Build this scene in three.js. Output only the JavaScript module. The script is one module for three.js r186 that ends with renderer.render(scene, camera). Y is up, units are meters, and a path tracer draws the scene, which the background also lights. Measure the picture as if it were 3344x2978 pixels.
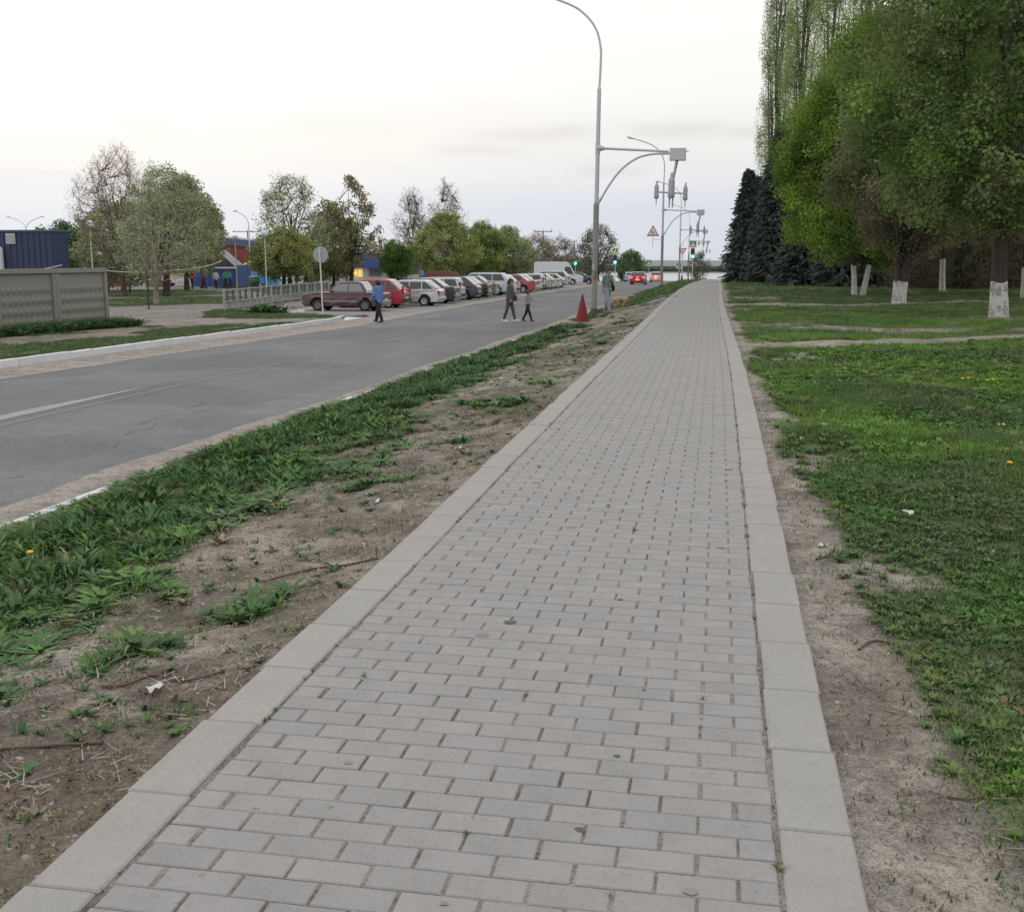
import * as THREE from 'three';
import { mergeGeometries } from 'three/addons/utils/BufferGeometryUtils.js';
import { RoundedBoxGeometry } from 'three/addons/geometries/RoundedBoxGeometry.js';

// ---------------------------------------------------------------- camera, sky, sun, exposure
// x: metres to the right of the pavement axis, -z: metres ahead along it (called d below), y up
const scene = new THREE.Scene();
const camera = new THREE.PerspectiveCamera(44.94, 1024 / 911, 0.05, 12000);
camera.position.set(0, 1.6, 0);
camera.rotation.order = 'YXZ';
camera.rotation.set(-0.17545, 0.18322, 0);

const SUN_AZ = -0.52, SUN_EL = 0.15;                     // a low, veiled sun ahead on the left
const sunDir = new THREE.Vector3(Math.sin(SUN_AZ) * Math.cos(SUN_EL), Math.sin(SUN_EL), -Math.cos(SUN_AZ) * Math.cos(SUN_EL));
const sun = new THREE.DirectionalLight(new THREE.Color().setRGB(1, 0.86, 0.7), 0.5);
sun.position.copy(sunDir).multiplyScalar(200);
sun.castShadow = true; sun.shadow.radius = 40; sun.shadow.mapSize.set(2048, 2048);
Object.assign(sun.shadow.camera, { left: -90, right: 90, top: 90, bottom: -90, near: 1, far: 500 });
scene.add(sun, sun.target);

const renderer = new THREE.WebGLRenderer({ antialias: true });
renderer.toneMapping = THREE.LinearToneMapping;
renderer.toneMappingExposure = 1.0;
renderer.shadowMap.enabled = true;
renderer.shadowMap.type = THREE.PCFSoftShadowMap;

// ---------------------------------------------------------------- random, noise, small maths
function rng(seed) { let a = seed >>> 0; return () => { a = (a + 0x6D2B79F5) | 0; let t = Math.imul(a ^ (a >>> 15), 1 | a); t = (t + Math.imul(t ^ (t >>> 7), 61 | t)) ^ t; return ((t ^ (t >>> 14)) >>> 0) / 4294967296; }; }
const lerp = (a, b, t) => a + (b - a) * t, clamp = (x, a = 0, b = 1) => Math.min(b, Math.max(a, x));
const smooth = (a, b, x) => { const t = clamp((x - a) / (b - a)); return t * t * (3 - 2 * t); };
function hash(x, y, s = 0) { let h = Math.imul(x | 0, 374761393) ^ Math.imul(y | 0, 668265263) ^ Math.imul(s + 11, 1274126177); h = Math.imul(h ^ (h >>> 13), 1274126177); return ((h ^ (h >>> 16)) >>> 0) / 4294967296; }
function vnoise(x, y, s = 0) { const i = Math.floor(x), j = Math.floor(y); let u = x - i, v = y - j; u = u * u * (3 - 2 * u); v = v * v * (3 - 2 * v); return lerp(lerp(hash(i, j, s), hash(i + 1, j, s), u), lerp(hash(i, j + 1, s), hash(i + 1, j + 1, s), u), v); }
function fbm(x, y, s = 0, o = 4) { let a = 0, w = 0.5, t = 0; for (let k = 0; k < o; k++) { a += w * vnoise(x, y, s + k); t += w; w *= 0.5; x = x * 2.03 + 7.1; y = y * 2.03 + 3.7; } return a / t; }
function curve(P) { return (q) => { if (q <= P[0][0]) return P[0][1]; const n = P.length - 1; if (q >= P[n][0]) return P[n][1]; let i = 0; while (P[i + 1][0] < q) i++; const s = (k) => k <= 0 || k >= n ? 0 : (P[k + 1][1] - P[k - 1][1]) / (P[k + 1][0] - P[k - 1][0]); const h = P[i + 1][0] - P[i][0], t = (q - P[i][0]) / h, t2 = t * t, t3 = t2 * t; return P[i][1] * (2 * t3 - 3 * t2 + 1) + P[i + 1][1] * (3 * t2 - 2 * t3) + h * (s(i) * (t3 - 2 * t2 + t) + s(i + 1) * (t3 - t2)); }; }

// computed sky: bright thin overcast, cooler towards the horizon, warm round the veiled sun
{
  const W = 1024, Hh = 512, data = new Float32Array(W * Hh * 4);
  const ramp = [[-90, 0.6, 0.62, 0.65], [-0.5, 0.66, 0.69, 0.75], [0, 0.68, 0.71, 0.775], [2.6, 0.70, 0.74, 0.81], [4, 0.79, 0.805, 0.84], [5.6, 0.89, 0.872, 0.85], [8, 0.965, 0.955, 0.935], [13, 1.02, 1.015, 0.995], [25, 1.06, 1.06, 1.05], [90, 1.03, 1.05, 1.08]];
  for (let j = 0; j < Hh; j++) {
    const el = ((j + 0.5) / Hh - 0.5) * Math.PI, deg = el * 180 / Math.PI;
    let i = 0; while (i < ramp.length - 2 && ramp[i + 1][0] < deg) i++;
    for (let k = 0; k < W; k++) {
      const az = ((k + 0.5) / W - 0.5) * 2 * Math.PI, x = Math.cos(el) * Math.cos(az), y = Math.sin(el), z = Math.cos(el) * Math.sin(az);
      const wob = deg > 0 ? (fbm(k * 0.02 + 5, deg * 0.8, 3, 4) - 0.5) * 2.4 : 0, dg = deg + wob * smooth(0, 4, deg);
      let m = 0; while (m < ramp.length - 2 && ramp[m + 1][0] < dg) m++;
      const t = clamp((dg - ramp[m][0]) / (ramp[m + 1][0] - ramp[m][0]));
      const ang = Math.acos(clamp(x * sunDir.x + y * sunDir.y + z * sunDir.z, -1, 1)), g = deg > -1 ? 0.20 * Math.exp(-((ang / 0.30) ** 2)) : 0;
      const streak = deg > 0 ? -0.13 * smooth(0.58, 0.78, fbm(k * 0.045, deg * 2.6, 21, 3)) * smooth(2, 4, deg) * (1 - smooth(6, 9, deg)) : 0;
      const o = (j * W + k) * 4;
      data[o] = lerp(ramp[m][1], ramp[m + 1][1], t) + g + streak; data[o + 1] = lerp(ramp[m][2], ramp[m + 1][2], t) + g * 0.8 + streak * 0.95; data[o + 2] = lerp(ramp[m][3], ramp[m + 1][3], t) + g * 0.55 + streak * 0.85; data[o + 3] = 1;
    }
  }
  const sky = new THREE.DataTexture(data, W, Hh, THREE.RGBAFormat, THREE.FloatType);
  sky.mapping = THREE.EquirectangularReflectionMapping; sky.magFilter = sky.minFilter = THREE.LinearFilter; sky.needsUpdate = true;
  scene.background = sky; scene.environment = sky;
}

// ---------------------------------------------------------------- naming
const taken = new Map();
function numbered(n) { const k = taken.get(n) ?? 0; taken.set(n, k + 1); return k ? `${n}_${String(k).padStart(3, '0')}` : n; }
function shade(o) { o.traverse((q) => { if (q.isMesh) { q.castShadow = true; q.receiveShadow = true; } }); return o; }
function tag(o, label, category, group, kind) { Object.assign(o.userData, { label, category }); if (group) o.userData.group = group; if (kind) o.userData.kind = kind; return o; }
function thing(name, label, category, x = 0, y = 0, d = 0, turn = 0, group, kind) { const o = new THREE.Group(); o.name = numbered(name); o.position.set(x, y, -d); o.rotation.y = turn; scene.add(o); return tag(o, label, category, group, kind); }
function structure(o, name, label, category) { o.name = numbered(name); o.userData = { kind: 'structure', label, category }; scene.add(o); return o; }
function part(parent, name, geo, mat, label) { const m = new THREE.Mesh(Array.isArray(geo) ? merge(geo) : geo, mat); m.name = name; if (label) m.userData.label = label; parent.add(m); return m; }
function plain(g) { g = g.index ? g.toNonIndexed() : g; const o = new THREE.BufferGeometry(); o.setAttribute('position', g.getAttribute('position')); if (!g.getAttribute('normal')) g.computeVertexNormals(); o.setAttribute('normal', g.getAttribute('normal')); o.setAttribute('uv', g.getAttribute('uv') ?? new THREE.BufferAttribute(new Float32Array(g.getAttribute('position').count * 2), 2)); return o; }
function merge(list) { return list.length === 1 ? list[0] : mergeGeometries(list.map(plain)); }
const V = (x, y, z) => new THREE.Vector3(x, y, z);
function box(w, h, dp, x = 0, y = 0, z = 0, r = 0) { const g = r ? new RoundedBoxGeometry(w, h, dp, 2, r) : new THREE.BoxGeometry(w, h, dp); g.translate(x, y, z); return g; }
function bar(a, b, ra, rb = ra, sides = 8, open = false) { const v = b.clone().sub(a), l = v.length(), g = new THREE.CylinderGeometry(rb, ra, l, sides, 1, open); g.translate(0, l / 2, 0); g.applyQuaternion(new THREE.Quaternion().setFromUnitVectors(V(0, 1, 0), v.normalize())); g.translate(a.x, a.y, a.z); return g; }
function tube(pts, r, seg = 16, sides = 8) { return new THREE.TubeGeometry(new THREE.CatmullRomCurve3(pts), seg, r, sides, false); }
function ball(r, x, y, z, w = 14, h = 10) { const g = new THREE.SphereGeometry(r, w, h); g.translate(x, y, z); return g; }

// ---------------------------------------------------------------- textures and materials
function tileNoise(n, seed, octaves) {
  const out = new Float32Array(n * n); let total = 0;
  octaves.forEach(([f, amp], o) => {
    const r = rng(seed * 97 + o * 13 + 1), lat = new Float32Array(f * f).map(() => r()); total += amp;
    for (let j = 0; j < n; j++) {
      const fy = j * f / n, j0 = Math.floor(fy), j1 = (j0 + 1) % f; let v = fy - j0; v = v * v * (3 - 2 * v);
      for (let i = 0; i < n; i++) { const fx = i * f / n, i0 = Math.floor(fx), i1 = (i0 + 1) % f; let u = fx - i0; u = u * u * (3 - 2 * u); out[j * n + i] += amp * lerp(lerp(lat[j0 * f + i0], lat[j0 * f + i1], u), lerp(lat[j1 * f + i0], lat[j1 * f + i1], u), v); }
    }
  });
  for (let i = 0; i < out.length; i++) out[i] /= total;
  return out;
}
function texture(n, fn, srgb = true, rep = 1) {
  const d = new Uint8Array(n * n * 4);
  for (let i = 0; i < n * n; i++) { const c = fn(i, i % n, (i / n) | 0); for (let k = 0; k < 3; k++) { const v = clamp(c[k]); d[i * 4 + k] = Math.round(255 * (srgb ? (v <= 0.0031308 ? v * 12.92 : 1.055 * v ** (1 / 2.4) - 0.055) : v)); } d[i * 4 + 3] = 255; }
  const t = new THREE.DataTexture(d, n, n, THREE.RGBAFormat); t.wrapS = t.wrapT = THREE.RepeatWrapping; t.magFilter = THREE.LinearFilter; t.minFilter = THREE.LinearMipmapLinearFilter; t.generateMipmaps = true;
  if (srgb) t.colorSpace = THREE.SRGBColorSpace; t.repeat.set(rep, rep); t.needsUpdate = true; return t;
}
const mixLime = (a, b, t) => [lerp(a[0], b[0], t), lerp(a[1], b[1], t), lerp(a[2], b[2], t)];
const RGB = (r, g, b) => new THREE.Color().setRGB(r, g, b);
function mat(c, roughness = 0.8, o = {}) { return new THREE.MeshStandardMaterial({ color: Array.isArray(c) ? RGB(...c) : c, roughness, side: THREE.DoubleSide, ...o }); }
const nFine = tileNoise(1024, 1, [[16, 0.5], [64, 0.7], [256, 1], [512, 1]]), nMid = tileNoise(1024, 2, [[4, 1], [9, 0.8], [21, 0.6], [55, 0.4]]), nPeb = tileNoise(1024, 3, [[120, 1], [260, 0.8], [512, 0.5]]);
const grain = (lo, hi, c2, amt = 0.5) => (i) => { const f = nFine[i], m = nMid[i], k = lerp(lo, hi, clamp((f - 0.5) * 1.6 + 0.5)) * lerp(0.86, 1.12, m); return c2.map((c) => c * k * lerp(1 - amt * 0.2, 1 + amt * 0.2, m)); };
// colour maps are scaled per square metre through uv in metres times repeat
const T = {
  concrete: texture(1024, (i) => { const f = nFine[i], m = nMid[i], s = nPeb[i] > 0.72 ? 0.86 : 1; const k = lerp(0.82, 1.12, f) * lerp(0.9, 1.08, m) * s; return [0.80 * k, 0.79 * k, 0.78 * k]; }, true, 1 / 1.4),
  dirt: texture(1024, (i) => { const f = nFine[i], m = nMid[i], p = nPeb[i]; let k = lerp(0.35, 1.45, clamp((f - 0.5) * 1.7 + 0.5)) * lerp(0.55, 1.4, clamp((m - 0.5) * 1.5 + 0.5)); let c = [0.80 * k, 0.765 * k, 0.72 * k]; if (p > 0.74) c = c.map((q) => q * 1.3); else if (p < 0.25) c = [c[0] * 0.62, c[1] * 0.56, c[2] * 0.52]; return c; }, true, 1 / 1.7),
  asphalt: texture(1024, (i) => { const f = nFine[i], m = nMid[i], p = nPeb[i]; const k = lerp(0.6, 1.22, f) * lerp(0.84, 1.16, m) * (p > 0.68 ? 1.35 : p < 0.28 ? 0.7 : 1); return [0.72 * k, 0.725 * k, 0.74 * k]; }, true, 1 / 2.1),
  lime: texture(1024, (i) => { const k = lerp(0.9, 1.05, nFine[i]); const b = smooth(0.47, 0.41, nMid[i]) * smooth(0.40, 0.5, nFine[i]), s = smooth(0.42, 0.32, nFine[i]); return mixLime([0.86 * k, 0.85 * k, 0.83 * k], [0.34, 0.30, 0.26], Math.max(b, s * 0.6)); }, true, 1 / 0.9),
  bark: texture(512, (i, x, y) => { const u = nFine[((y * 2) % 1024) * 1024 + (x * 2) % 1024], w = nMid[(((y >> 1) * 2) % 1024) * 1024 + ((x * 6) % 1024)]; const k = lerp(0.45, 1.2, w) * lerp(0.75, 1.15, u); return [0.8 * k, 0.74 * k, 0.68 * k]; }, true, 1),
  bumpFine: texture(1024, (i) => { const v = nFine[i] * 0.6 + nPeb[i] * 0.4; return [v, v, v]; }, false, 1 / 1.4),
  bumpDirt: texture(1024, (i) => { const v = nMid[i] * 0.55 + nFine[i] * 0.3 + nPeb[i] * 0.15; return [v, v, v]; }, false, 1 / 1.7),
};
const bumpAsphalt = T.bumpFine.clone(); bumpAsphalt.repeat.set(1 / 2.1, 1 / 2.1); bumpAsphalt.needsUpdate = true;

// ---------------------------------------------------------------- the lie of the land
const sProfile = curve([[-8, -0.06], [0, 0], [3, 0.04], [6, 0.07], [11, 0.12], [14, 0.14], [22, 0.14], [30, 0.14], [45, 0.18], [56, 0.18], [79, 0.05], [110, -0.35], [150, -0.83], [200, -1.7], [260, -3.4], [330, -8.5], [420, -17]]);
const rProfile = curve([[-8, -0.7], [0, -0.7], [20, -0.7], [40, -0.85], [50, -0.85], [80, -0.9], [126, -1.16], [150, -1.35], [200, -2.0], [260, -3.6], [330, -8.5], [420, -17]]);
const bend = (d) => -0.22 * smooth(10, 45, d);
const X_WALK_L = -1.69, X_WALK_R = 0.41, X_NEAR_KERB = -5.75, X_FAR_KERB = -15.25, RIVER_Y = -13.6;
function ground(x, d) {                                   // height of the land at x, d ahead
  const s = sProfile(d), r = rProfile(d), b = bend(d), fade = 1 - smooth(60, 140, d);
  if (x > X_WALK_L + b + 0.1) {
    const e = x - (X_WALK_R + b), n = (fbm(x * 0.9, d * 0.9, 5, 3) - 0.5) * 0.10 + (d < 14 && x < 3 ? (fbm(x * 6, d * 6, 17, 3) - 0.5) * 0.02 : 0) + (fbm(x * 0.25, d * 0.25, 8, 3) - 0.5) * 0.2 * smooth(0.5, 4, e);
    return s - 0.045 + n * smooth(-0.02, 0.5, e) * fade + 0.03 * smooth(0.6, 2, e);
  }
  if (x > X_NEAR_KERB - 0.08) {
    const t = clamp((X_WALK_L + b - x) / (X_WALK_L + b - X_NEAR_KERB)), n = (fbm(x * 1.3, d * 1.3, 6, 4) - 0.5) * 0.13 + (d < 20 ? (fbm(x * 5.5, d * 5.5, 16, 3) - 0.5) * 0.045 : 0);
    return lerp(s - 0.03, r + 0.11, Math.pow(t, lerp(1.1, 0.75, smooth(18, 34, d)))) + n * smooth(0, 0.12, t) * (1 - smooth(0.85, 1, t)) * fade;
  }
  if (x > X_FAR_KERB) return r;
  if (d > 47.5 && x > -21.5) return r;                      // parking bays at road level
  return r + 0.12 * (d > 150 ? 1 - smooth(150, 170, d) : 1) + (fbm(x * 0.3, d * 0.3, 9, 3) - 0.5) * 0.08 * smooth(0.3, 2, X_FAR_KERB - x) * fade;
}
function depths(a, b, min, k) { const o = [a]; while (o[o.length - 1] < b) { const q = o[o.length - 1]; o.push(Math.min(b, q + Math.max(min, Math.abs(q) * k))); } return o; }
function sheet(ds, us, xOf, hOf, colorOf) {                // a strip of land: us across, ds ahead
  const nu = us.length, P = [], U = [], C = [], I = [];
  for (const d of ds) for (const u of us) { const x = xOf(u, d); P.push(x, hOf(x, d, u), -d); U.push(x, d); if (colorOf) C.push(...colorOf(x, d, u)); }
  for (let j = 0; j < ds.length - 1; j++) for (let i = 0; i < nu - 1; i++) { const a = j * nu + i; I.push(a, a + 1, a + nu + 1, a, a + nu + 1, a + nu); }
  const g = new THREE.BufferGeometry(); g.setAttribute('position', new THREE.Float32BufferAttribute(P, 3)); g.setAttribute('uv', new THREE.Float32BufferAttribute(U, 2)); if (colorOf) g.setAttribute('color', new THREE.Float32BufferAttribute(C, 3)); g.setIndex(I); g.computeVertexNormals(); return g;
}
const span = (a, b, n) => Array.from({ length: n + 1 }, (_, i) => lerp(a, b, i / n));
const soilMat = mat([1, 1, 1], 0.95, { map: T.dirt, bumpMap: T.bumpDirt, bumpScale: 0.035, vertexColors: true });
const DIRT = [0.255, 0.222, 0.192], DUST = [0.40, 0.365, 0.325], SOILGREEN = [0.085, 0.105, 0.04], SAND = [0.43, 0.395, 0.375], MUD = [0.175, 0.145, 0.122];
const mixc = (a, b, t) => [lerp(a[0], b[0], t), lerp(a[1], b[1], t), lerp(a[2], b[2], t)];
// how green a spot is, 0 bare to 1 thick
function vergeGreen(x, d) {
  const w = X_WALK_L + bend(d) - x, n = fbm(x * 0.8, d * 0.8, 31, 4), edge = (1.6 + 0.55 * smooth(10, 22, d) + 0.75 * smooth(24, 34, d)) * (1 - 0.9 * smooth(46.5, 52, d)) + (n - 0.5) * 1.7;
  let g = smooth(edge - 0.25, edge + 0.25, w);
  if (d > 36 && d < 45) g *= smooth(2.2, 3.1, w + (n - 0.5));                 // trodden round the lamp
  if (Math.abs(d - 46.5) < 1.6) g *= smooth(2.4, 2.8, w);                      // little path to the road
  return Math.max(g, 0.55 * smooth(0.66, 0.74, fbm(x * 1.7, d * 1.7, 37, 3)) * smooth(0.15, 0.5, w));
}
const path1 = (x) => 19.5 + 0.66 * x + 0.12 * Math.sin(x * 1.3), path2 = (x) => 37.6 + 0.36 * x + 0.5 * Math.sin(x * 0.7 + 1);
function lawnGreen(x, d) {
  const e = x - (X_WALK_R + bend(d)), n = fbm(x * 0.9 + 4, d * 0.9, 41, 4);
  let g = smooth(0.12, 0.34, e - (n - 0.5) * 0.42 - lerp(0.20, 0.0, smooth(3.5, 9, d)));
  g *= smooth(0.5, 0.8, Math.abs(d - path1(x)) + (n - 0.5) * 0.35);
  g *= smooth(0.8, 1.3, Math.abs(d - path2(x)) + (n - 0.5) * 0.4);
  g *= 1 - 0.85 * smooth(0.70, 0.76, fbm(x * 1.4 + 9, d * 0.9, 47, 3));
  g *= smooth(0.5, 0.9, Math.abs(d - 55 - 0.8 * x) + (n - 0.5) * 0.5 + smooth(3, 5, x));
  g *= 1 - 0.8 * smooth(0.67, 0.74, fbm(x * 0.5 + 2, d * 0.4, 44, 3));
  g *= 1 - smooth(1, 0.5, Math.hypot((x - 3.3) / 0.45, (d - 9.2) / 0.7) + (n - 0.5) * 0.6);   // bare sandy spot
  g *= 1 - 0.9 * smooth(1, 0.6, Math.hypot((x - 3.6) / 2.6, (d - 25.6) / 1.2) + (n - 0.5) * 0.8);
  g *= 1 - 0.85 * smooth(1.1, 0.6, Math.hypot((x - 7) / 1.7, (d - 29.6) / 1.5) + (n - 0.5) * 0.6);
  return g;
}
const inPoly = (x, d, P) => { let c = false; for (let i = 0, j = P.length - 1; i < P.length; j = i++) if ((P[i][1] > d) !== (P[j][1] > d) && x < (P[j][0] - P[i][0]) * (d - P[i][1]) / (P[j][1] - P[i][1]) + P[i][0]) c = !c; return c; };
const parkBeds = [
  [[-15.6, 14], [-15.6, 40], [-17.4, 39.2], [-20, 36.9], [-21.2, 35.5], [-21.2, 14]],               // strip between kerb and wall
  [[-14.95, 43.3], [-16.3, 45.3], [-19.3, 48.9], [-22.7, 49.5], [-24.9, 66], [-26.4, 66], [-23.0, 47], [-21.2, 43.6], [-18, 42.5]],      // island with the railing
  [[-31.5, 52], [-26.6, 57.4], [-26.4, 62], [-32, 70.5], [-37, 62]],                                  // bed of the pale-trunked tree
  [[-37, 67], [-34, 74], [-38, 84], [-46, 86], [-52, 74], [-46, 66]],
  [[-38, 86], [-26, 66], [-25.5, 90], [-30, 118], [-46, 118], [-46, 96]],
];
function parkGreen(x, d) {
  const jx = x + (fbm(x, d, 51, 3) - 0.5) * 1.1, jd = d + (fbm(x, d, 57, 3) - 0.5) * 1.6;
  let g = 0; parkBeds.forEach((P, k) => { if (inPoly(jx, jd, P)) g = Math.max(g, k === 0 ? smooth(0.42, 0.56, fbm(x * 0.9, d * 0.55, 59, 3) + 0.16 * smooth(17.6, 15.6, -x) - 0.2 * smooth(17.8, 18.8, -x) * smooth(21, 20.2, -x)) : smooth(0.2, 0.36, fbm(x * 0.6, d * 0.6, 61, 3))); });
  return g;
}

// ---------------------------------------------------------------- setting: land, road, pavement, river
const tone = (x, d, s) => 0.86 + 0.3 * fbm(x * 0.35, d * 0.35, s, 4);
structure(new THREE.Mesh(sheet(depths(-8, 205, 0.045, 0.01), span(0, 1, 88), (u, d) => lerp(X_WALK_L + bend(d) + 0.06, X_NEAR_KERB - 0.05, u), ground, (x, d) => {
  const g = vergeGreen(x, d), w = X_WALK_L + bend(d) - x, n = fbm(x * 2.2, d * 2.2, 71, 4), k = tone(x, d, 72);
  const c = mixc(mixc(DIRT, DUST, 0.15 + 0.75 * smooth(0.47, 0.62, n)), MUD, smooth(0.48, 0.62, fbm(x * 1.6, d * 1.6, 73, 4)) * 0.8);
  return mixc(mixc(c, [0.13, 0.125, 0.075], 0.55 * smooth(0.48, 0.6, fbm(x * 2.8, d * 2.8, 74, 4))), SOILGREEN, g * 0.75).map((q) => q * k);
}), soilMat), 'verge', 'bare brown verge with weeds sloping from the pavement to the road', 'verge');
structure(new THREE.Mesh(sheet(depths(-8, 205, 0.07, 0.012), [...span(0, 0.06, 26), ...span(0.06, 0.3, 44).slice(1), ...span(0.3, 1, 40).slice(1)], (u, d) => X_WALK_R + bend(d) - 0.06 + u * 46, ground, (x, d) => {
  const g = lawnGreen(x, d), n = fbm(x * 2.4, d * 2.4, 75, 4), k = tone(x, d, 76), e = x - X_WALK_R - bend(d);
  const c = mixc(mixc(mixc(DUST, SAND, 0.35), DIRT, smooth(0.48, 0.66, n) * 0.8), SAND, smooth(0.8, 0.3, Math.hypot((x - 3.3) / 0.45, (d - 9.2) / 0.7)) * 0.8);
  return mixc(c, SOILGREEN, g * 0.85 * smooth(0, 0.2, e)).map((q) => q * k);
}), soilMat), 'lawn', 'green lawn crossed by trodden dirt paths beside the pavement', 'lawn');
structure(new THREE.Mesh(sheet(depths(8, 205, 0.16, 0.012), [...span(0, 0.1, 44), ...span(0.1, 0.32, 44).slice(1), ...span(0.32, 1, 40).slice(1)], (u, d) => X_FAR_KERB - 0.04 - u * 110, ground, (x, d) => {
  const g = parkGreen(x, d), n = fbm(x * 1.2, d * 1.2, 81, 4), k = tone(x, d, 82);
  const walk = inPoly(x, d, parkBeds[0]) ? DIRT : [0.285, 0.268, 0.26];
  return mixc(mixc(walk, SAND, smooth(0.52, 0.66, n) * 0.45), SOILGREEN, g * 0.85).map((q) => q * k);
}), soilMat), 'park_ground', 'pale paved and grassy ground of the little park', 'ground');
const asphaltMat = mat([1, 1, 1], 0.88, { map: T.asphalt, bumpMap: bumpAsphalt, bumpScale: 0.004, vertexColors: true });
structure(new THREE.Mesh(sheet(depths(-8, 215, 0.25, 0.014), span(0, 1, 48), (u) => lerp(X_NEAR_KERB + 0.02, X_FAR_KERB - 0.02, u), (x, d) => rProfile(d) + 0.05 * (1 - ((x + 10.5) / 4.8) ** 2), (x, d) => {
  const k = (0.82 + 0.36 * fbm(x * 0.8, d * 0.1, 91, 4)) * (1 - 0.2 * smooth(0.5, 0.62, fbm(x * 0.35, d * 0.35, 94, 4))) * (1 + 0.14 * smooth(0.55, 0.65, fbm(x * 0.9, d * 0.3, 95, 3)));
  return [0.208 * k, 0.210 * k, 0.217 * k];
}), asphaltMat), 'road', 'grey worn asphalt road running along the verge', 'road');
structure(new THREE.Mesh(sheet(depths(47.5, 160, 0.6, 0.02), span(0, 1, 12), (u) => lerp(X_FAR_KERB + 0.25, -21.6, u), (x, d) => rProfile(d) + 0.012 - 0.006 * (x < -21 ? 1 : 0), (x, d) => {
  const k = 0.88 + 0.3 * fbm(x * 0.4, d * 0.4, 96, 4); return [0.37 * k, 0.345 * k, 0.34 * k];
}), asphaltMat), 'parking_bay_surface', 'dusty pale asphalt of the parking bays', 'parking');
// sand blown along both edges of the carriageway, with its own wandering outline
function sandStrip(xa, xb, d0, d1, label) {
  const roadY = (x, d) => rProfile(d) + 0.05 * (1 - ((x + 10.5) / 4.8) ** 2) + 0.006;
  return structure(new THREE.Mesh(sheet(depths(d0, d1, 0.12, 0.008), span(0, 1, 8), (u, d) => lerp(xa(d), xb(d), u), roadY, (x, d) => { const k = 0.8 + 0.36 * fbm(x * 0.7, d * 0.4, 98, 4); return [SAND[0] * k, SAND[1] * k, SAND[2] * k]; }), soilMat), 'road_sand', label, 'sand');
}
sandStrip(() => X_NEAR_KERB, (d) => X_NEAR_KERB - 0.2 - lerp(0.6, 0.42, smooth(7, 17, d)) * (0.6 + 0.8 * fbm(d * 0.35, 1, 101, 3)) - 0.05 * fbm(d * 3, 2, 102, 2), -4, 150, 'pale sand lying along the road edge by the verge');
sandStrip(() => X_FAR_KERB + 0.03, (d) => X_FAR_KERB + 1.0 + lerp(0.7, 1.0, smooth(18, 34, d)) * (0.55 + 0.8 * fbm(d * 0.2, 5, 103, 3)) + 0.08 * fbm(d * 2.4, 6, 104, 2), 6, 150, 'broad pale sand lying along the far road edge');
// worn centre line: a dusty stripe that thins out, then a faint broken line
const paintMat = mat([0.40, 0.385, 0.365], 0.9, { map: T.concrete }), faintMat = mat([0.31, 0.308, 0.305], 0.9, { map: T.concrete });
const roadTop = (x, d) => rProfile(d) + 0.05 * (1 - ((x + 10.5) / 4.8) ** 2) + 0.005;
function stripe(name, label, x0, d0, d1, w, m, taper) { return structure(new THREE.Mesh(sheet(depths(d0, d1, 0.1, 0.004), [-1, -0.5, 0, 0.5, 1], (u, d) => x0(d) + u * w * (0.72 + 0.5 * fbm(d * 2.2, u > 0 ? 1 : 9, 111, 3)) * (taper ? smooth(d1, d1 - 5, d) : 1), roadTop), m), name, label, 'marking'); }
stripe('lane_stripe', 'dusty pale centre stripe thinning out on the road', (d) => -10.15 + 0.012 * (d - 14), 5, 19.4, 0.17, paintMat, true);
stripe('lane_line', 'thin worn white line beside the dusty centre stripe', (d) => -9.72 + 0.004 * d, 5, 27, 0.035, faintMat, true);
for (let k = 0; k < 9; k++) stripe('lane_dash', 'faint worn dash of the centre line', () => -9.6, 31 + k * 11, 35 + k * 11, 0.055, faintMat, false).userData.group = 'worn centre line dashes';
// cracks in the asphalt
const crackMat = mat([0.095, 0.093, 0.092], 0.95);
[[-8.6, 11.6, -7.0, 17.6], [-7.4, 12.2, -8.2, 16.5], [-11.6, 16, -9.1, 24], [-7.9, 9.2, -7.2, 10.4], [-12.1, 19, -11.6, 30], [-8.2, 22, -7.4, 29]].forEach(([xa, da, xb, db], q) => {
  structure(new THREE.Mesh(sheet(span(da, db, 60), [-1, 1], (u, d) => { const t = (d - da) / (db - da); return lerp(xa, xb, t) + (fbm(d * 1.3, q, 121, 4) - 0.5) * 0.5 + u * 0.007 * smooth(0.42, 0.66, fbm(d * 3, q + 9, 123, 3)); }, (x, d) => roadTop(x, d) - 0.001), crackMat), 'road_crack', 'thin dark crack wandering through the asphalt', 'crack').userData.group = 'cracks in the asphalt';
});

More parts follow.
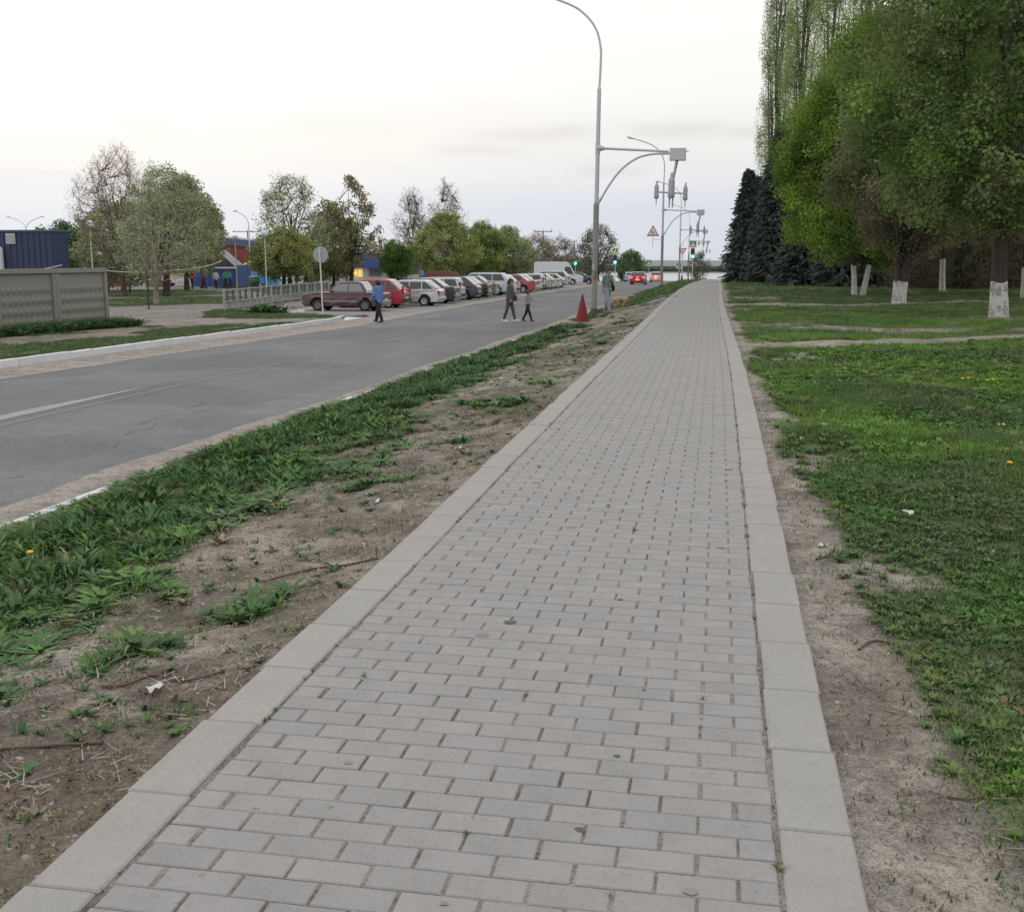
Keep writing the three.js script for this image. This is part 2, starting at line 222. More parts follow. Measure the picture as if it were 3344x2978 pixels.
// pavement: bed, pavers, edging slabs
const walk = structure(new THREE.Group(), 'pavement', 'long pavement of grey block pavers between pale edging slabs', 'pavement');
part(walk, 'sand_bed', sheet(depths(-6, 205, 0.05, 0.012), span(0, 1, 20), (u, d) => lerp(X_WALK_L + 0.03, X_WALK_R - 0.03, u) + bend(d), (x, d) => sProfile(d) - 0.0045, (x, d) => { const k = 0.45 + 1.1 * fbm(x * 9, d * 9, 131, 4); return [0.30 * k, 0.28 * k, 0.26 * k]; }), soilMat);
function paverGeo(L, D, seed, slab) {                     // chamfered block, top at y = 0
  const c = slab ? 0.006 : 0.0035, h = slab ? 0.07 : 0.03, r = rng(seed), ou = r() * 7, ov = r() * 7, P = [], N = [], U = [], a = L / 2, b = D / 2;
  const quad = (p, n) => { for (const k of [0, 1, 2, 0, 2, 3]) { P.push(...p[k]); N.push(...n); U.push(p[k][0] + ou, p[k][2] + p[k][1] + ov); } };
  const top = [[-a + c, 0, b - c], [a - c, 0, b - c], [a - c, 0, -b + c], [-a + c, 0, -b + c]], mid = [[-a, -c, b], [a, -c, b], [a, -c, -b], [-a, -c, -b]], low = mid.map((q) => [q[0], -h, q[2]]), q = Math.SQRT1_2;
  quad(top, [0, 1, 0]);
  [[0, 1, [0, 0, 1]], [1, 2, [1, 0, 0]], [2, 3, [0, 0, -1]], [3, 0, [-1, 0, 0]]].forEach(([i, j, n]) => { quad([mid[i], mid[j], top[j], top[i]], [n[0] * q, q, n[2] * q]); quad([low[i], low[j], mid[j], mid[i]], n); });
  const g = new THREE.BufferGeometry(); g.setAttribute('position', new THREE.Float32BufferAttribute(P, 3)); g.setAttribute('normal', new THREE.Float32BufferAttribute(N, 3)); g.setAttribute('uv', new THREE.Float32BufferAttribute(U, 2)); return g;
}
{
  const tints = [[0.392, 0.380, 0.377], [0.399, 0.386, 0.380], [0.383, 0.373, 0.372], [0.405, 0.390, 0.383], [0.389, 0.376, 0.371], [0.376, 0.366, 0.363]];
  const paverMats = tints.map((c) => mat(c, 0.9, { map: T.concrete, bumpMap: T.bumpFine, bumpScale: 0.0016 }));
  const restMat = mat([1, 1, 1], 0.9, { map: T.concrete, bumpMap: T.bumpFine, bumpScale: 0.0016, vertexColors: true });
  const slabTints = [[0.436, 0.417, 0.402], [0.425, 0.410, 0.398], [0.446, 0.423, 0.405], [0.428, 0.416, 0.408]], slabMats = slabTints.map((c) => mat(c, 0.9, { map: T.concrete, bumpMap: T.bumpFine, bumpScale: 0.0018 }));
  const full = [1, 2, 3, 4, 5, 6].map((s) => paverGeo(0.2005, 0.0972, s)), half = [7, 8, 9].map((s) => paverGeo(0.0945, 0.0965, s)), slabG = [11, 12, 13, 14].map((s) => paverGeo(0.197, 0.5, s, true));
  const r = rng(5), rowPitch = 0.1014, rest = [], slabRest = []; let single = 0;
  const put = (geo, mats, tintList, name, x, d, y, list, alone, tiltAmp, turn) => {
    const rx = (r() - 0.5) * tiltAmp + (sProfile(d + 0.2) - sProfile(d - 0.2)) / 0.4, rz = (r() - 0.5) * tiltAmp, ry = (r() - 0.5) * turn, k = (r() * mats.length) | 0;
    if (alone) { const m = part(walk, name, geo, mats[k]); m.position.set(x, y, -d); m.rotation.set(rx, ry, rz); return; }
    const g = geo.clone(); g.rotateZ(rz); g.rotateX(rx); g.translate(x, y, -d); const n = g.getAttribute('position').count, c = new Float32Array(n * 3); for (let i = 0; i < n; i++) c.set(tintList[k], i * 3); g.setAttribute('color', new THREE.BufferAttribute(c, 3)); list.push(g);
  };
  for (let row = -60; row < 1980; row++) {
    const d = 1.9 + row * rowPitch, y = sProfile(d), odd = ((row % 2) + 2) % 2, jog = (r() - 0.5) * 0.012, b = bend(d), x0 = X_WALK_L + 0.211 + b, near = row >= 0;
    const cells = odd ? [[0.05, 1], ...Array.from({ length: 7 }, (_, i) => [0.105 + 0.105 + i * 0.21, 0]), [1.63, 1]] : Array.from({ length: 8 }, (_, i) => [0.105 + i * 0.21, 0]);
    for (const [cx, isHalf] of cells) {
      const alone = near && single < 300; if (alone) single++;
      put(isHalf ? half[(r() * 3) | 0] : full[(r() * 6) | 0], paverMats, tints, 'paver', x0 + cx + (isHalf ? 0 : jog + (r() - 0.5) * 0.003), d + (r() - 0.5) * 0.002, y + (r() - 0.5) * 0.002 - (r() < 0.03 ? 0.002 : 0), rest, alone, r() < 0.05 ? 0.016 : 0.006, 0.01);
    }
  }
  let slabs = 0;
  // gum, spills and trodden dirt: thin irregular films on single blocks
  const stainMats = [mat([0.10, 0.10, 0.095], 0.9), mat([0.265, 0.245, 0.23], 0.95), mat([0.235, 0.222, 0.21], 0.95), mat([0.34, 0.315, 0.29], 0.95, { map: T.dirt })];
  [[-0.33, 2.83, 0.016, 0], [-0.02, 2.58, 0.022, 1], [-0.93, 4.32, 0.03, 2], [-0.84, 4.5, 0.028, 0], [-0.27, 3.3, 0.014, 0], [-0.62, 2.42, 0.012, 2], [0.06, 5.9, 0.02, 2], [-0.8, 6.2, 0.03, 2], [-1.2, 7.4, 0.035, 2], [-0.4, 4.9, 0.014, 0], [-1.1, 3.1, 0.014, 2], [0.12, 8.1, 0.03, 2]].forEach(([x, d, rad, m], i) => {
    const P = [], n = 14; for (let k = 0; k < n; k++) { const R = (a) => rad * (0.55 + 0.8 * fbm(Math.cos(a) * 1.6 + i * 3, Math.sin(a) * 1.6, 301, 3)), a = k / n * 6.283, b = ((k + 1) % n) / n * 6.283; P.push(0, 0, 0, Math.cos(b) * R(b), 0, Math.sin(b) * R(b) * 0.8, Math.cos(a) * R(a), 0, Math.sin(a) * R(a) * 0.8); }
    const g = new THREE.BufferGeometry(); g.setAttribute('position', new THREE.Float32BufferAttribute(P, 3)); g.setAttribute('uv', new THREE.Float32BufferAttribute(P.filter((_, q) => q % 3 !== 1), 2)); g.computeVertexNormals(); const s = part(walk, 'stain', g, stainMats[m]); s.position.set(x, sProfile(d) + 0.0022, -d);
  });
  for (let k = -10; k < 400; k++) for (const side of [0, 1]) {
    const d = 1.55 + side * 0.12 + k * 0.5045, b = bend(d), alone = d > 1 && slabs < 300; if (alone) slabs++;
    put(slabG[(r() * 4) | 0], slabMats, slabTints, 'edging_slab', (side ? X_WALK_R - 0.0995 : X_WALK_L + 0.0995) + b + (r() - 0.5) * 0.012, d, sProfile(d) + 0.004 + (r() - 0.5) * 0.005, slabRest, alone, 0.012, 0.01);
  }
  part(walk, 'far_pavers', mergeGeometries(rest), restMat).userData.kind = 'stuff';
  part(walk, 'far_edging_slabs', mergeGeometries(slabRest), restMat).userData.kind = 'stuff';
}

// kerbs: white-washed stones along the far side, mostly buried ones by the verge
{
  const white = [[0.90, 0.92, 0.95], [0.84, 0.86, 0.89], [0.94, 0.95, 0.97]].map((c) => mat(c, 0.85, { map: T.concrete, bumpMap: T.bumpFine, bumpScale: 0.004 }));
  const far = structure(new THREE.Group(), 'kerb', 'white-washed kerb stones along the far side of the road', 'kerb'), r = rng(9);
  const line = []; for (let d = 9; d < 41.2; d += 1) line.push([X_FAR_KERB, d]);
  for (let k = 0; k < 5; k++) { const t = k / 4; line.push([X_FAR_KERB - 0.9 * t * t * 0.5 + 0.12 * t, 41.2 + 0.98 * k - 0.3 * t * t]); }
  for (let i = 0; i + 1 < line.length; i++) {
    const [xa, da] = line[i], [xb, db] = line[i + 1], len = Math.hypot(xb - xa, db - da) - 0.012, g = new RoundedBoxGeometry(0.16, 0.3, len, 2, 0.018), m = part(far, 'kerb_stone', g, white[(r() * 3) | 0]), dm = (da + db) / 2;
    m.position.set((xa + xb) / 2 + (r() - 0.5) * 0.02, rProfile(dm) + 0.03 + (r() - 0.5) * 0.015, -dm); m.rotation.set((r() - 0.5) * 0.01, Math.atan2(-(xb - xa), db - da), (r() - 0.5) * 0.05);
  }
  const near = structure(new THREE.Group(), 'kerb', 'half-buried kerb stones between the weeds and the sand', 'kerb');
  for (let d = 1; d < 110; d += 1) { const m = part(near, 'kerb_stone', new RoundedBoxGeometry(0.15, 0.3, 0.985, 1, 0.015), white[(r() * 3) | 0]); m.position.set(X_NEAR_KERB + (r() - 0.5) * 0.02, rProfile(d) - 0.03 + (r() - 0.5) * 0.02, -d - 0.5); m.rotation.z = (r() - 0.5) * 0.08; }
  const bay = structure(new THREE.Group(), 'kerb', 'short white kerb by the railing at the parking bays', 'kerb');
  for (let k = 0; k < 3; k++) { const m = part(bay, 'kerb_stone', new RoundedBoxGeometry(1, 0.28, 0.15, 2, 0.015), white[k]); m.position.set(-21.7 + k * 1.012, rProfile(49.5) + 0.03, -49.6 - 0.02 * k); }
}

// land that falls away behind, the river, its far bank and the hills
const farSoil = mat([0.1, 0.12, 0.06], 0.95);
structure(new THREE.Mesh(sheet([203, 215, 230, 245, 260, 280, 300, 330, 360, 420, 500], span(-420, 420, 42), (u) => u, (x, d) => Math.min(sProfile(d), rProfile(d)) - 0.06 - smooth(40, 90, x) * 0.2), farSoil), 'river_bank', 'grassy bank falling away towards the river', 'bank');
structure(new THREE.Mesh(sheet(span(-40, 230, 27), [...span(-420, -124, 12)], (u) => u, (x, d) => Math.min(0, rProfile(Math.max(0, d))) - 0.05), farSoil), 'far_ground', 'flat ground beyond the park', 'ground');
structure(new THREE.Mesh(sheet(span(-40, 205, 27), [...span(46.2, 420, 14)], (u) => u, (x, d) => sProfile(Math.max(-8, d)) - 0.06), farSoil), 'far_ground', 'flat ground beyond the lawn', 'ground');
{
  const waterBump = T.bumpDirt.clone(); waterBump.repeat.set(1 / 14, 1 / 60); waterBump.needsUpdate = true;
  structure(new THREE.Mesh(sheet([290, 500, 900, 1450, 1530], span(-2600, 2600, 8), (u) => u, () => RIVER_Y), new THREE.MeshPhysicalMaterial({ color: RGB(0.30, 0.31, 0.32), roughness: 0.16, specularIntensity: 1, ior: 1.33, bumpMap: waterBump, bumpScale: 0.25, side: THREE.DoubleSide })), 'river', 'pale bright river beyond the end of the road', 'river');
  structure(new THREE.Mesh(sheet([1440, 1470, 1600, 2000, 2600, 3200, 3800, 4300, 5200, 9500], span(-4200, 4200, 120), (u) => u, (x, d) => d < 1460 ? RIVER_Y - 2 : RIVER_Y + 1 + (d - 1470) * 0.0006 + (0.6 + 0.5 * fbm(x * 0.0011, d * 0.0011, 141, 4)) * 12.5 * smooth(2300, 4300, d)), mat([0.19, 0.215, 0.22], 1)), 'hills', 'low wooded hills behind the far river bank', 'hills');  // distance haze is put into the muted grey-blue hill colour
}

// ---------------------------------------------------------------- grass and weeds
function bladeGeo(list, bx, bz, h, w, lean, az, segs = 3, curl = 1) {
  const ca = Math.cos(az), sa = Math.sin(az), row = [];
  for (let k = 0; k <= segs; k++) { const t = k / segs, ww = w * (1 - t ** 1.6) * (0.55 + 0.45 * Math.sin(Math.PI * Math.min(1, t + 0.35))), out = lean * h * t ** (1 + curl), y = h * t * (1 - 0.35 * lean * t); row.push([bx + ca * out - sa * ww, y, bz + sa * out + ca * ww, bx + ca * out + sa * ww, y, bz + sa * out - ca * ww]); }
  for (let k = 0; k < segs; k++) { const a = row[k], b = row[k + 1]; list.push(a[0], a[1], a[2], a[3], a[4], a[5], b[3], b[4], b[5]); if (k < segs - 1) list.push(a[0], a[1], a[2], b[3], b[4], b[5], b[0], b[1], b[2]); else list.length -= 9, list.push(a[0], a[1], a[2], a[3], a[4], a[5], (b[0] + b[3]) / 2, b[1], (b[2] + b[5]) / 2); }
}
function fromTriangles(P) { const g = new THREE.BufferGeometry(); g.setAttribute('position', new THREE.Float32BufferAttribute(P, 3)); g.computeVertexNormals(); return g; }
function tuft(seed, n, h, spread, w, leanMax) { const r = rng(seed), P = []; for (let i = 0; i < n; i++) { const az = r() * 6.283, q = Math.sqrt(r()) * spread; bladeGeo(P, Math.cos(az) * q, Math.sin(az) * q, h * (0.45 + 0.65 * r()), w * (0.7 + 0.6 * r()), leanMax * r(), az + (r() - 0.5) * 2.4, 3); } return fromTriangles(P); }
function rosette(seed, n, len, w) {                         // broad upright weed leaves, notched
  const r = rng(seed), P = [];
  for (let i = 0; i < n; i++) {
    const az = i / n * 6.283 + r(), up = 0.5 + 0.85 * r(), L = len * (0.6 + 0.6 * r()), ca = Math.cos(az), sa = Math.sin(az), S = 5, pts = [];
    for (let k = 0; k <= S; k++) { const t = k / S, ww = w * Math.sin(Math.PI * Math.min(0.97, 0.12 + t * 0.9)) * (k % 2 ? 1 : 0.72), o = L * (Math.cos(up) * t + 0.25 * t * t), y = L * (Math.sin(up) * t - 0.32 * t * t * t); pts.push([ca * o, y, sa * o, -sa * ww, ca * ww]); }
    for (let k = 0; k < S; k++) { const a = pts[k], b = pts[k + 1], dip = 0.3 * w; for (const s of [-1, 1]) { const A = [a[0] + s * a[3], a[1] + dip, a[2] + s * a[4]], B = [b[0] + s * b[3], b[1] + dip, b[2] + s * b[4]]; P.push(a[0], a[1], a[2], ...A, ...B, a[0], a[1], a[2], ...B, b[0], b[1], b[2]); } }
  }
  return fromTriangles(P);
}
function leafMat(c) { return new THREE.MeshPhysicalMaterial({ color: RGB(...c), roughness: 0.85, side: THREE.DoubleSide, specularIntensity: 0.35 }); }
const grassMat = mat([1, 1, 1], 0.75);
const dm = new THREE.Object3D(), tmpC = new THREE.Color();
function scatter(parent, name, geos, spots, m = grassMat) {  // spots: x, y, z, scale, heightScale, colour, tilt
  geos.forEach((g, q) => {
    const mine = spots.filter((_, i) => i % geos.length === q), I = new THREE.InstancedMesh(g, m, mine.length), r = rng(q + 77);
    mine.forEach(([x, y, z, s, sy, c, tilt = 0.12], i) => { dm.position.set(x, y, z); dm.rotation.set((r() - 0.5) * 2 * tilt, r() * 6.283, (r() - 0.5) * 2 * tilt); dm.scale.set(s, s * sy, s); dm.updateMatrix(); I.setMatrixAt(i, dm.matrix); I.setColorAt(i, tmpC.setRGB(...c)); });
    I.name = name; parent.add(I);
  });
}
const visibleX = (d) => [-0.80 * d - 1.2, 0.30 * d + 1.2];    // a little wider than the view, so that a step aside still finds grass
function sow(n, dRange, xRange, power, accept, make, seed) { const r = rng(seed), out = []; for (let i = 0; i < n * 0.7; i++) { const d = lerp(dRange[0], dRange[1], r() ** power), x = lerp(xRange[0], xRange[1], r()), a = accept(x, d, r); if (a) out.push(make(x, d, r)); } return out; }
const green = (r, base, vary, dry = 0.06) => { const k = 1 - vary + 2 * vary * r(), y = r(); return r() < dry ? [0.27 * k, 0.235 * k, 0.15 * k] : [base[0] * k * (0.85 + 0.4 * y), base[1] * k, base[2] * k * (0.8 + 0.4 * r())]; };
const W1 = [0.072, 0.150, 0.042], W2 = [0.098, 0.195, 0.042], G1 = [0.080, 0.155, 0.040], G2 = [0.125, 0.250, 0.036], G3 = [0.062, 0.135, 0.044];
{
  const clumpy = (x, d) => smooth(0.40, 0.54, fbm(x * 2.8, d * 2.8, 153, 3));
  const weeds = thing('verge_weeds', 'thick green weeds and grass growing along the verge', 'weeds', 0, 0, 0, 0, undefined, 'stuff');
  const tall = [tuft(1, 20, 0.14, 0.07, 0.0048, 0.7), tuft(2, 18, 0.18, 0.06, 0.0052, 0.6), tuft(3, 22, 0.11, 0.08, 0.0044, 0.9)], broad = [rosette(4, 15, 0.135, 0.0125), rosette(5, 18, 0.11, 0.011), rosette(6, 14, 0.165, 0.0145)], low = [tuft(7, 12, 0.05, 0.06, 0.0032, 1.0), rosette(8, 8, 0.06, 0.009), tuft(9, 9, 0.035, 0.07, 0.003, 1.2)];
  const vis = (x, d) => d < 60 ? x > visibleX(d)[0] : true, y = (x, d) => ground(x, d) - 0.008;
  const near = (x, d, r) => vis(x, d) && r() < vergeGreen(x, d) * (0.12 + 0.88 * clumpy(x, d));
  const h = (x, d) => lerp(0.55, 1.25, smooth(0.3, 0.7, fbm(x * 1.3, d * 1.3, 151, 3))) * lerp(0.55, 1, smooth(1.2, 2.4, X_WALK_L - x)) * lerp(1, 0.5, smooth(-5.0, -5.6, x));
  scatter(weeds, 'tall_grass', tall, [...sow(9000, [2.5, 14], [-5.72, -2.0], 1.1, near, (x, d, r) => [x, y(x, d), -d, 0.75 + 0.5 * r(), h(x, d), green(r, r() < 0.5 ? W1 : W2, 0.25)], 11), ...sow(11000, [14, 60], [-5.72, -1.9], 1.3, near, (x, d, r) => [x, y(x, d), -d, 1.0 + 0.7 * r(), 0.75 * h(x, d), green(r, W1, 0.25)], 12), ...sow(9000, [58, 190], [-5.72, -1.9], 1, near, (x, d, r) => [x, y(x, d), -d, 2.0 + 1.2 * r(), 0.55, green(r, G1, 0.25)], 13)]);
  scatter(weeds, 'broad_weed', broad, [...sow(17000, [2.5, 14], [-5.72, -2.0], 1.1, near, (x, d, r) => [x, y(x, d), -d, 0.6 + 0.7 * r(), h(x, d), green(r, r() < 0.6 ? G3 : W2, 0.25, 0.02)], 14), ...sow(11000, [14, 45], [-5.72, -1.9], 1.2, near, (x, d, r) => [x, y(x, d), -d, 0.8 + 0.7 * r(), 0.8 * h(x, d), green(r, G3, 0.25, 0.02)], 15)]);
  scatter(weeds, 'low_weed', low, sow(30000, [1.6, 30], [-5.6, -1.75], 1.5, (x, d, r) => vis(x, d) && r() < 0.22 + 0.7 * smooth(0.5, 0.75, fbm(x * 1.5, d * 1.5, 161, 3)), (x, d, r) => [x, y(x, d), -d, 0.5 + 0.7 * r(), 1, green(r, r() < 0.5 ? G3 : W1, 0.3, 0.12)], 16));

  const lawn = thing('lawn_grass', 'short bright green grass and clover of the lawn', 'grass', 0, 0, 0, 0, undefined, 'stuff');
  const short = [tuft(21, 20, 0.05, 0.065, 0.0036, 1.1), tuft(22, 18, 0.062, 0.07, 0.0038, 1.0), tuft(23, 22, 0.042, 0.065, 0.0034, 1.2)], clover = [rosette(24, 12, 0.05, 0.0085), rosette(25, 14, 0.04, 0.0075)];
  const ok = (x, d, r) => x < visibleX(d)[1] && r() < lawnGreen(x, d);
  const hue = (x, d) => { const t = 0.35 + 0.65 * smooth(0.32, 0.58, fbm(x * 0.7, d * 0.5, 171, 4)); return mixc(mixc(G3, G2, t), [0.105, 0.150, 0.062], 0.6 * smooth(0.5, 0.66, fbm(x * 1.3, d * 1.3, 175, 3))); };
  const lh = (x, d) => 0.75 + 0.9 * smooth(0.5, 0.8, fbm(x * 0.9 + 3, d * 0.9, 173, 3)) * smooth(4, 9, d);
  scatter(lawn, 'lawn_tuft', short, [...sow(15000, [2, 7], [0.55, 3.4], 1, ok, (x, d, r) => [x, y(x, d), -d, 0.75 + 0.45 * r(), lh(x, d), green(r, hue(x, d), 0.22, 0.04), 0.25], 21), ...sow(26000, [7, 17], [0.45, 6.4], 1, ok, (x, d, r) => [x, y(x, d), -d, 0.9 + 0.6 * r(), lh(x, d), green(r, hue(x, d), 0.22, 0.04), 0.25], 22), ...sow(30000, [17, 36], [0.2, 12], 1, ok, (x, d, r) => [x, y(x, d), -d, 1.2 + 0.9 * r(), lh(x, d), green(r, hue(x, d), 0.22, 0.04), 0.25], 23), ...sow(26000, [36, 85], [0.1, 26], 1.2, ok, (x, d, r) => [x, y(x, d), -d, 2.0 + 1.3 * r(), 0.7 * lh(x, d), green(r, G1, 0.22, 0.04), 0.25], 24), ...sow(6000, [85, 190], [0.2, 30], 1, ok, (x, d, r) => [x, y(x, d), -d, 4, 0.6, green(r, G1, 0.2), 0.2], 25)]);
  const beside = (x, d, r) => r() < lawnGreen(x, d), bx = (u, d) => 0.28 * d + 0.9 + u;   // the lawn goes on past the edge of the view
  scatter(lawn, 'side_tuft', short, sow(14000, [0.6, 24], [0, 5.5], 1, (u, d, r) => beside(bx(u, d), d, r), (u, d, r) => { const x = bx(u, d); return [x, y(x, d), -d, 1.1 + 0.8 * r(), lh(x, d), green(r, hue(x, d), 0.22, 0.04), 0.25]; }, 61));
  scatter(lawn, 'side_clover', clover, sow(7000, [0.6, 10], [0, 3.5], 1, (u, d, r) => beside(bx(u, d), d, r), (u, d, r) => { const x = bx(u, d); return [x, y(x, d), -d, 0.8 + 0.8 * r(), 1, green(r, hue(x, d), 0.25, 0.02), 0.3]; }, 62));
  scatter(lawn, 'clover', clover, [...sow(16000, [2, 9], [0.5, 3.9], 1, ok, (x, d, r) => [x, y(x, d), -d, 0.6 + 0.7 * r(), 1, green(r, hue(x, d), 0.25, 0.02), 0.3], 26), ...sow(12000, [9, 22], [0.5, 8], 1, ok, (x, d, r) => [x, y(x, d), -d, 0.9 + 1.1 * r(), 1, green(r, hue(x, d), 0.25, 0.02), 0.3], 27)]);
  scatter(lawn, 'stray_blade', [tuft(28, 4, 0.035, 0.03, 0.003, 1.2)], sow(2600, [2, 14], [0.46, 1.4], 1, (x, d, r) => x < visibleX(d)[1], (x, d, r) => [x, y(x, d), -d, 0.6 + 0.8 * r(), 1, green(r, G3, 0.3, 0.2), 0.4], 28));

  const park = thing('park_grass', 'short grass in the beds of the little park', 'grass', 0, 0, 0, 0, undefined, 'stuff');
  scatter(park, 'park_tuft', short, [...sow(60000, [20, 50], [-24, -15.4], 1, (x, d, r) => x > visibleX(d)[0] && r() < parkGreen(x, d), (x, d, r) => [x, y(x, d), -d, 1.2 + 1.0 * r(), 0.8, green(r, mixc(G1, G3, r()), 0.25, 0.12), 0.25], 31), ...sow(40000, [46, 118], [-56, -22], 1, (x, d, r) => r() < parkGreen(x, d), (x, d, r) => [x, y(x, d), -d, 2.0 + 1.5 * r(), 0.6, green(r, G1, 0.25), 0.25], 32)]);
  // tall growth at the foot of the concrete wall
  scatter(park, 'wall_weed', [tuft(41, 22, 0.4, 0.12, 0.010, 0.6), rosette(42, 12, 0.36, 0.04)], sow(2600, [24, 37.2], [-21.5, -20.3], 1, (x, d, r) => r() < smooth(-20.4, -21.0, x) , (x, d, r) => [x, y(x, d), -d, 0.7 + 0.7 * r(), 0.9, green(r, G3, 0.25, 0.05)], 33));
  scatter(park, 'island_bush', [rosette(43, 14, 0.5, 0.05), tuft(44, 24, 0.5, 0.15, 0.012, 0.8)], sow(60, [46.5, 48], [-20.6, -19.4], 1, () => true, (x, d, r) => [x, y(x, d), -d, 0.8 + 0.6 * r(), 0.9, green(r, G3, 0.2, 0)], 34));
}
{
  const sprouts = thing('joint_sprouts', 'tiny weeds sprouting from the paving joints', 'weeds', 0, 0, 0, 0, undefined, 'stuff'), r = rng(611), S = [];
  for (let i = 0; i < 170; i++) { const d = 2.2 + 16 * r() ** 1.4, k = r(), x = (k < 0.4 ? X_WALK_L + 0.206 : k < 0.7 ? X_WALK_R - 0.206 : X_WALK_L + 0.21 + ((r() * 8) | 0) * 0.21) + bend(d) + (r() - 0.5) * 0.006; S.push([x, sProfile(d) - 0.004, -d, 0.16 + 0.3 * r(), 1, green(r, W1, 0.3, 0.25), 0.4]); }
  scatter(sprouts, 'sprout', [rosette(61, 7, 0.07, 0.008), tuft(62, 7, 0.05, 0.02, 0.003, 1)], S);
}
// dandelion flowers, twigs, scraps, last year's leaves
{
  const yellow = mat([0.75, 0.42, 0.02], 0.8), stalk = mat([0.12, 0.17, 0.05], 0.8), r = rng(401);
  const spots = [[2.9, 13.6], [2.75, 13.2], [3.15, 13.5], [3.0, 13.1], [2.4, 8.2], [2.05, 8.15], [-4.0, 4.7], [-3.9, 5.6]];
  spots.forEach(([x, d], i) => { const o = thing('dandelion', x < 0 ? 'yellow dandelion flower standing in the verge weeds' : 'yellow dandelion flower standing in the lawn', 'flower', x, ground(x, d), d, 0, x < 0 ? 'dandelions in the verge' : 'dandelions in the lawn'); const h = 0.11 + 0.06 * r() + (x < 0 ? 0.08 : 0); part(o, 'stem', bar(V(0, -0.02, 0), V(0.01, h, 0), 0.0025, 0.002, 5), stalk); const g = new THREE.SphereGeometry(0.021, 10, 6); g.scale(1, 0.5, 1); g.translate(0.01, h, 0); part(o, 'blossom', g, yellow); });
  const paper = mat([0.58, 0.575, 0.56], 0.8), pts = [[0.75, 9.7, 0], [1.0, 10.4, 1], [0.62, 6.2, 0], [1.18, 6.9, 1], [2.6, 10.7, 1], [-2.35, 13.4, 0], [-2.2, 6.95, 0], [-2.05, 3.65, 0], [-2.1, 8.9, 0], [1.35, 4.6, 1], [-3.1, 15.8, 0]];
  pts.forEach(([x, d, onLawn], i) => { const g = new THREE.PlaneGeometry(0.05 + 0.04 * r(), 0.025 + 0.02 * r(), 4, 3), p = g.getAttribute('position'); for (let k = 0; k < p.count; k++) p.setZ(k, (r() - 0.5) * 0.028); g.rotateX(-1.45); g.computeVertexNormals(); const m = new THREE.Mesh(g, paper); m.name = numbered('paper_scrap'); m.position.set(x, ground(x, d) + (onLawn ? 0.045 : 0.016), -d); m.rotation.y = r() * 6; scene.add(tag(m, onLawn ? 'crumpled white paper scrap lying on the lawn grass' : 'crumpled white paper scrap lying on bare dirt', 'litter', onLawn ? 'paper scraps on the lawn' : 'paper scraps on bare dirt')); });
  const twigMat = mat([0.17, 0.135, 0.11], 0.9, { map: T.bark }), tw = (list, rad, label) => { const P = list.map(([x, d]) => V(x, ground(x, d) + rad * 0.7 + 0.004, -d)); const m = new THREE.Mesh(tube(P, rad, 14, 6), twigMat); m.name = numbered('twig'); scene.add(tag(m, label, 'twig')); };
  tw([[-2.72, 2.92], [-2.45, 3.08], [-2.2, 3.2], [-2.02, 3.22]], 0.0065, 'thick brown dead stem lying on the dirt near the edging slabs');
  tw([[-2.28, 5.2], [-2.05, 5.32], [-1.88, 5.36], [-1.74, 5.47]], 0.006, 'thin pale dry stalk touching the edging slab');
  tw([[-2.32, 3.72], [-2.2, 3.68], [-2.14, 3.78], [-1.98, 3.74], [-1.86, 3.84]], 0.005, 'curled dry root lying on the verge dirt');
  tw([[0.62, 4.55], [0.7, 4.68], [0.78, 4.66]], 0.005, 'short twig on the dirt strip beside the lawn edge');
  tw([[0.56, 5.9], [0.63, 6.0], [0.68, 6.15]], 0.006, 'crooked brown twig on the dirt strip');
  tw([[0.72, 3.28], [0.79, 3.27], [0.83, 3.29]], 0.004, 'short straight pale stick on the dirt strip');
  const bits = thing('dry_leaf_litter', 'brown leaf crumbs and dry bits scattered on the bare dirt', 'litter', 0, 0, 0, 0, undefined, 'stuff'), chip = (seed) => { const q = rng(seed), P = []; for (let k = 0; k < 5; k++) { const a = q() * 6, s = 0.006 + 0.009 * q(), ox = (q() - 0.5) * 0.06, oz = (q() - 0.5) * 0.06; P.push(ox, 0.004, oz, ox + s * Math.cos(a), 0.006 + 0.008 * q(), oz + s * Math.sin(a), ox + s * Math.cos(a + 0.9), 0.003, oz + s * Math.sin(a + 0.9)); } return fromTriangles(P); };
  const cr = (q) => { const t = q(); return t < 0.45 ? [0.16, 0.085, 0.05] : t < 0.8 ? [0.30, 0.24, 0.16] : [0.09, 0.07, 0.055]; };
  scatter(bits, 'leaf_crumb', [chip(1), chip(2), chip(3)], [...sow(12000, [1.7, 12], [-3.9, -1.7], 1.3, (x, d, q) => q() < 0.3 + 0.75 * smooth(0.45, 0.7, fbm(x * 3, d * 3, 181, 3)) * (0.4 + 0.6 * smooth(-2.3, -1.75, x)), (x, d, q) => [x, ground(x, d), -d, 0.6 + 0.9 * q(), 1, cr(q)], 51), ...sow(2600, [2, 11], [0.42, 1.3], 1, (x, d, q) => q() < 0.2 + 0.8 * smooth(0.5, 0.7, fbm(x * 4, d * 4, 183, 3)), (x, d, q) => [x, ground(x, d), -d, 0.5 + 0.7 * q(), 1, cr(q)], 52)], mat([1, 1, 1], 0.9));
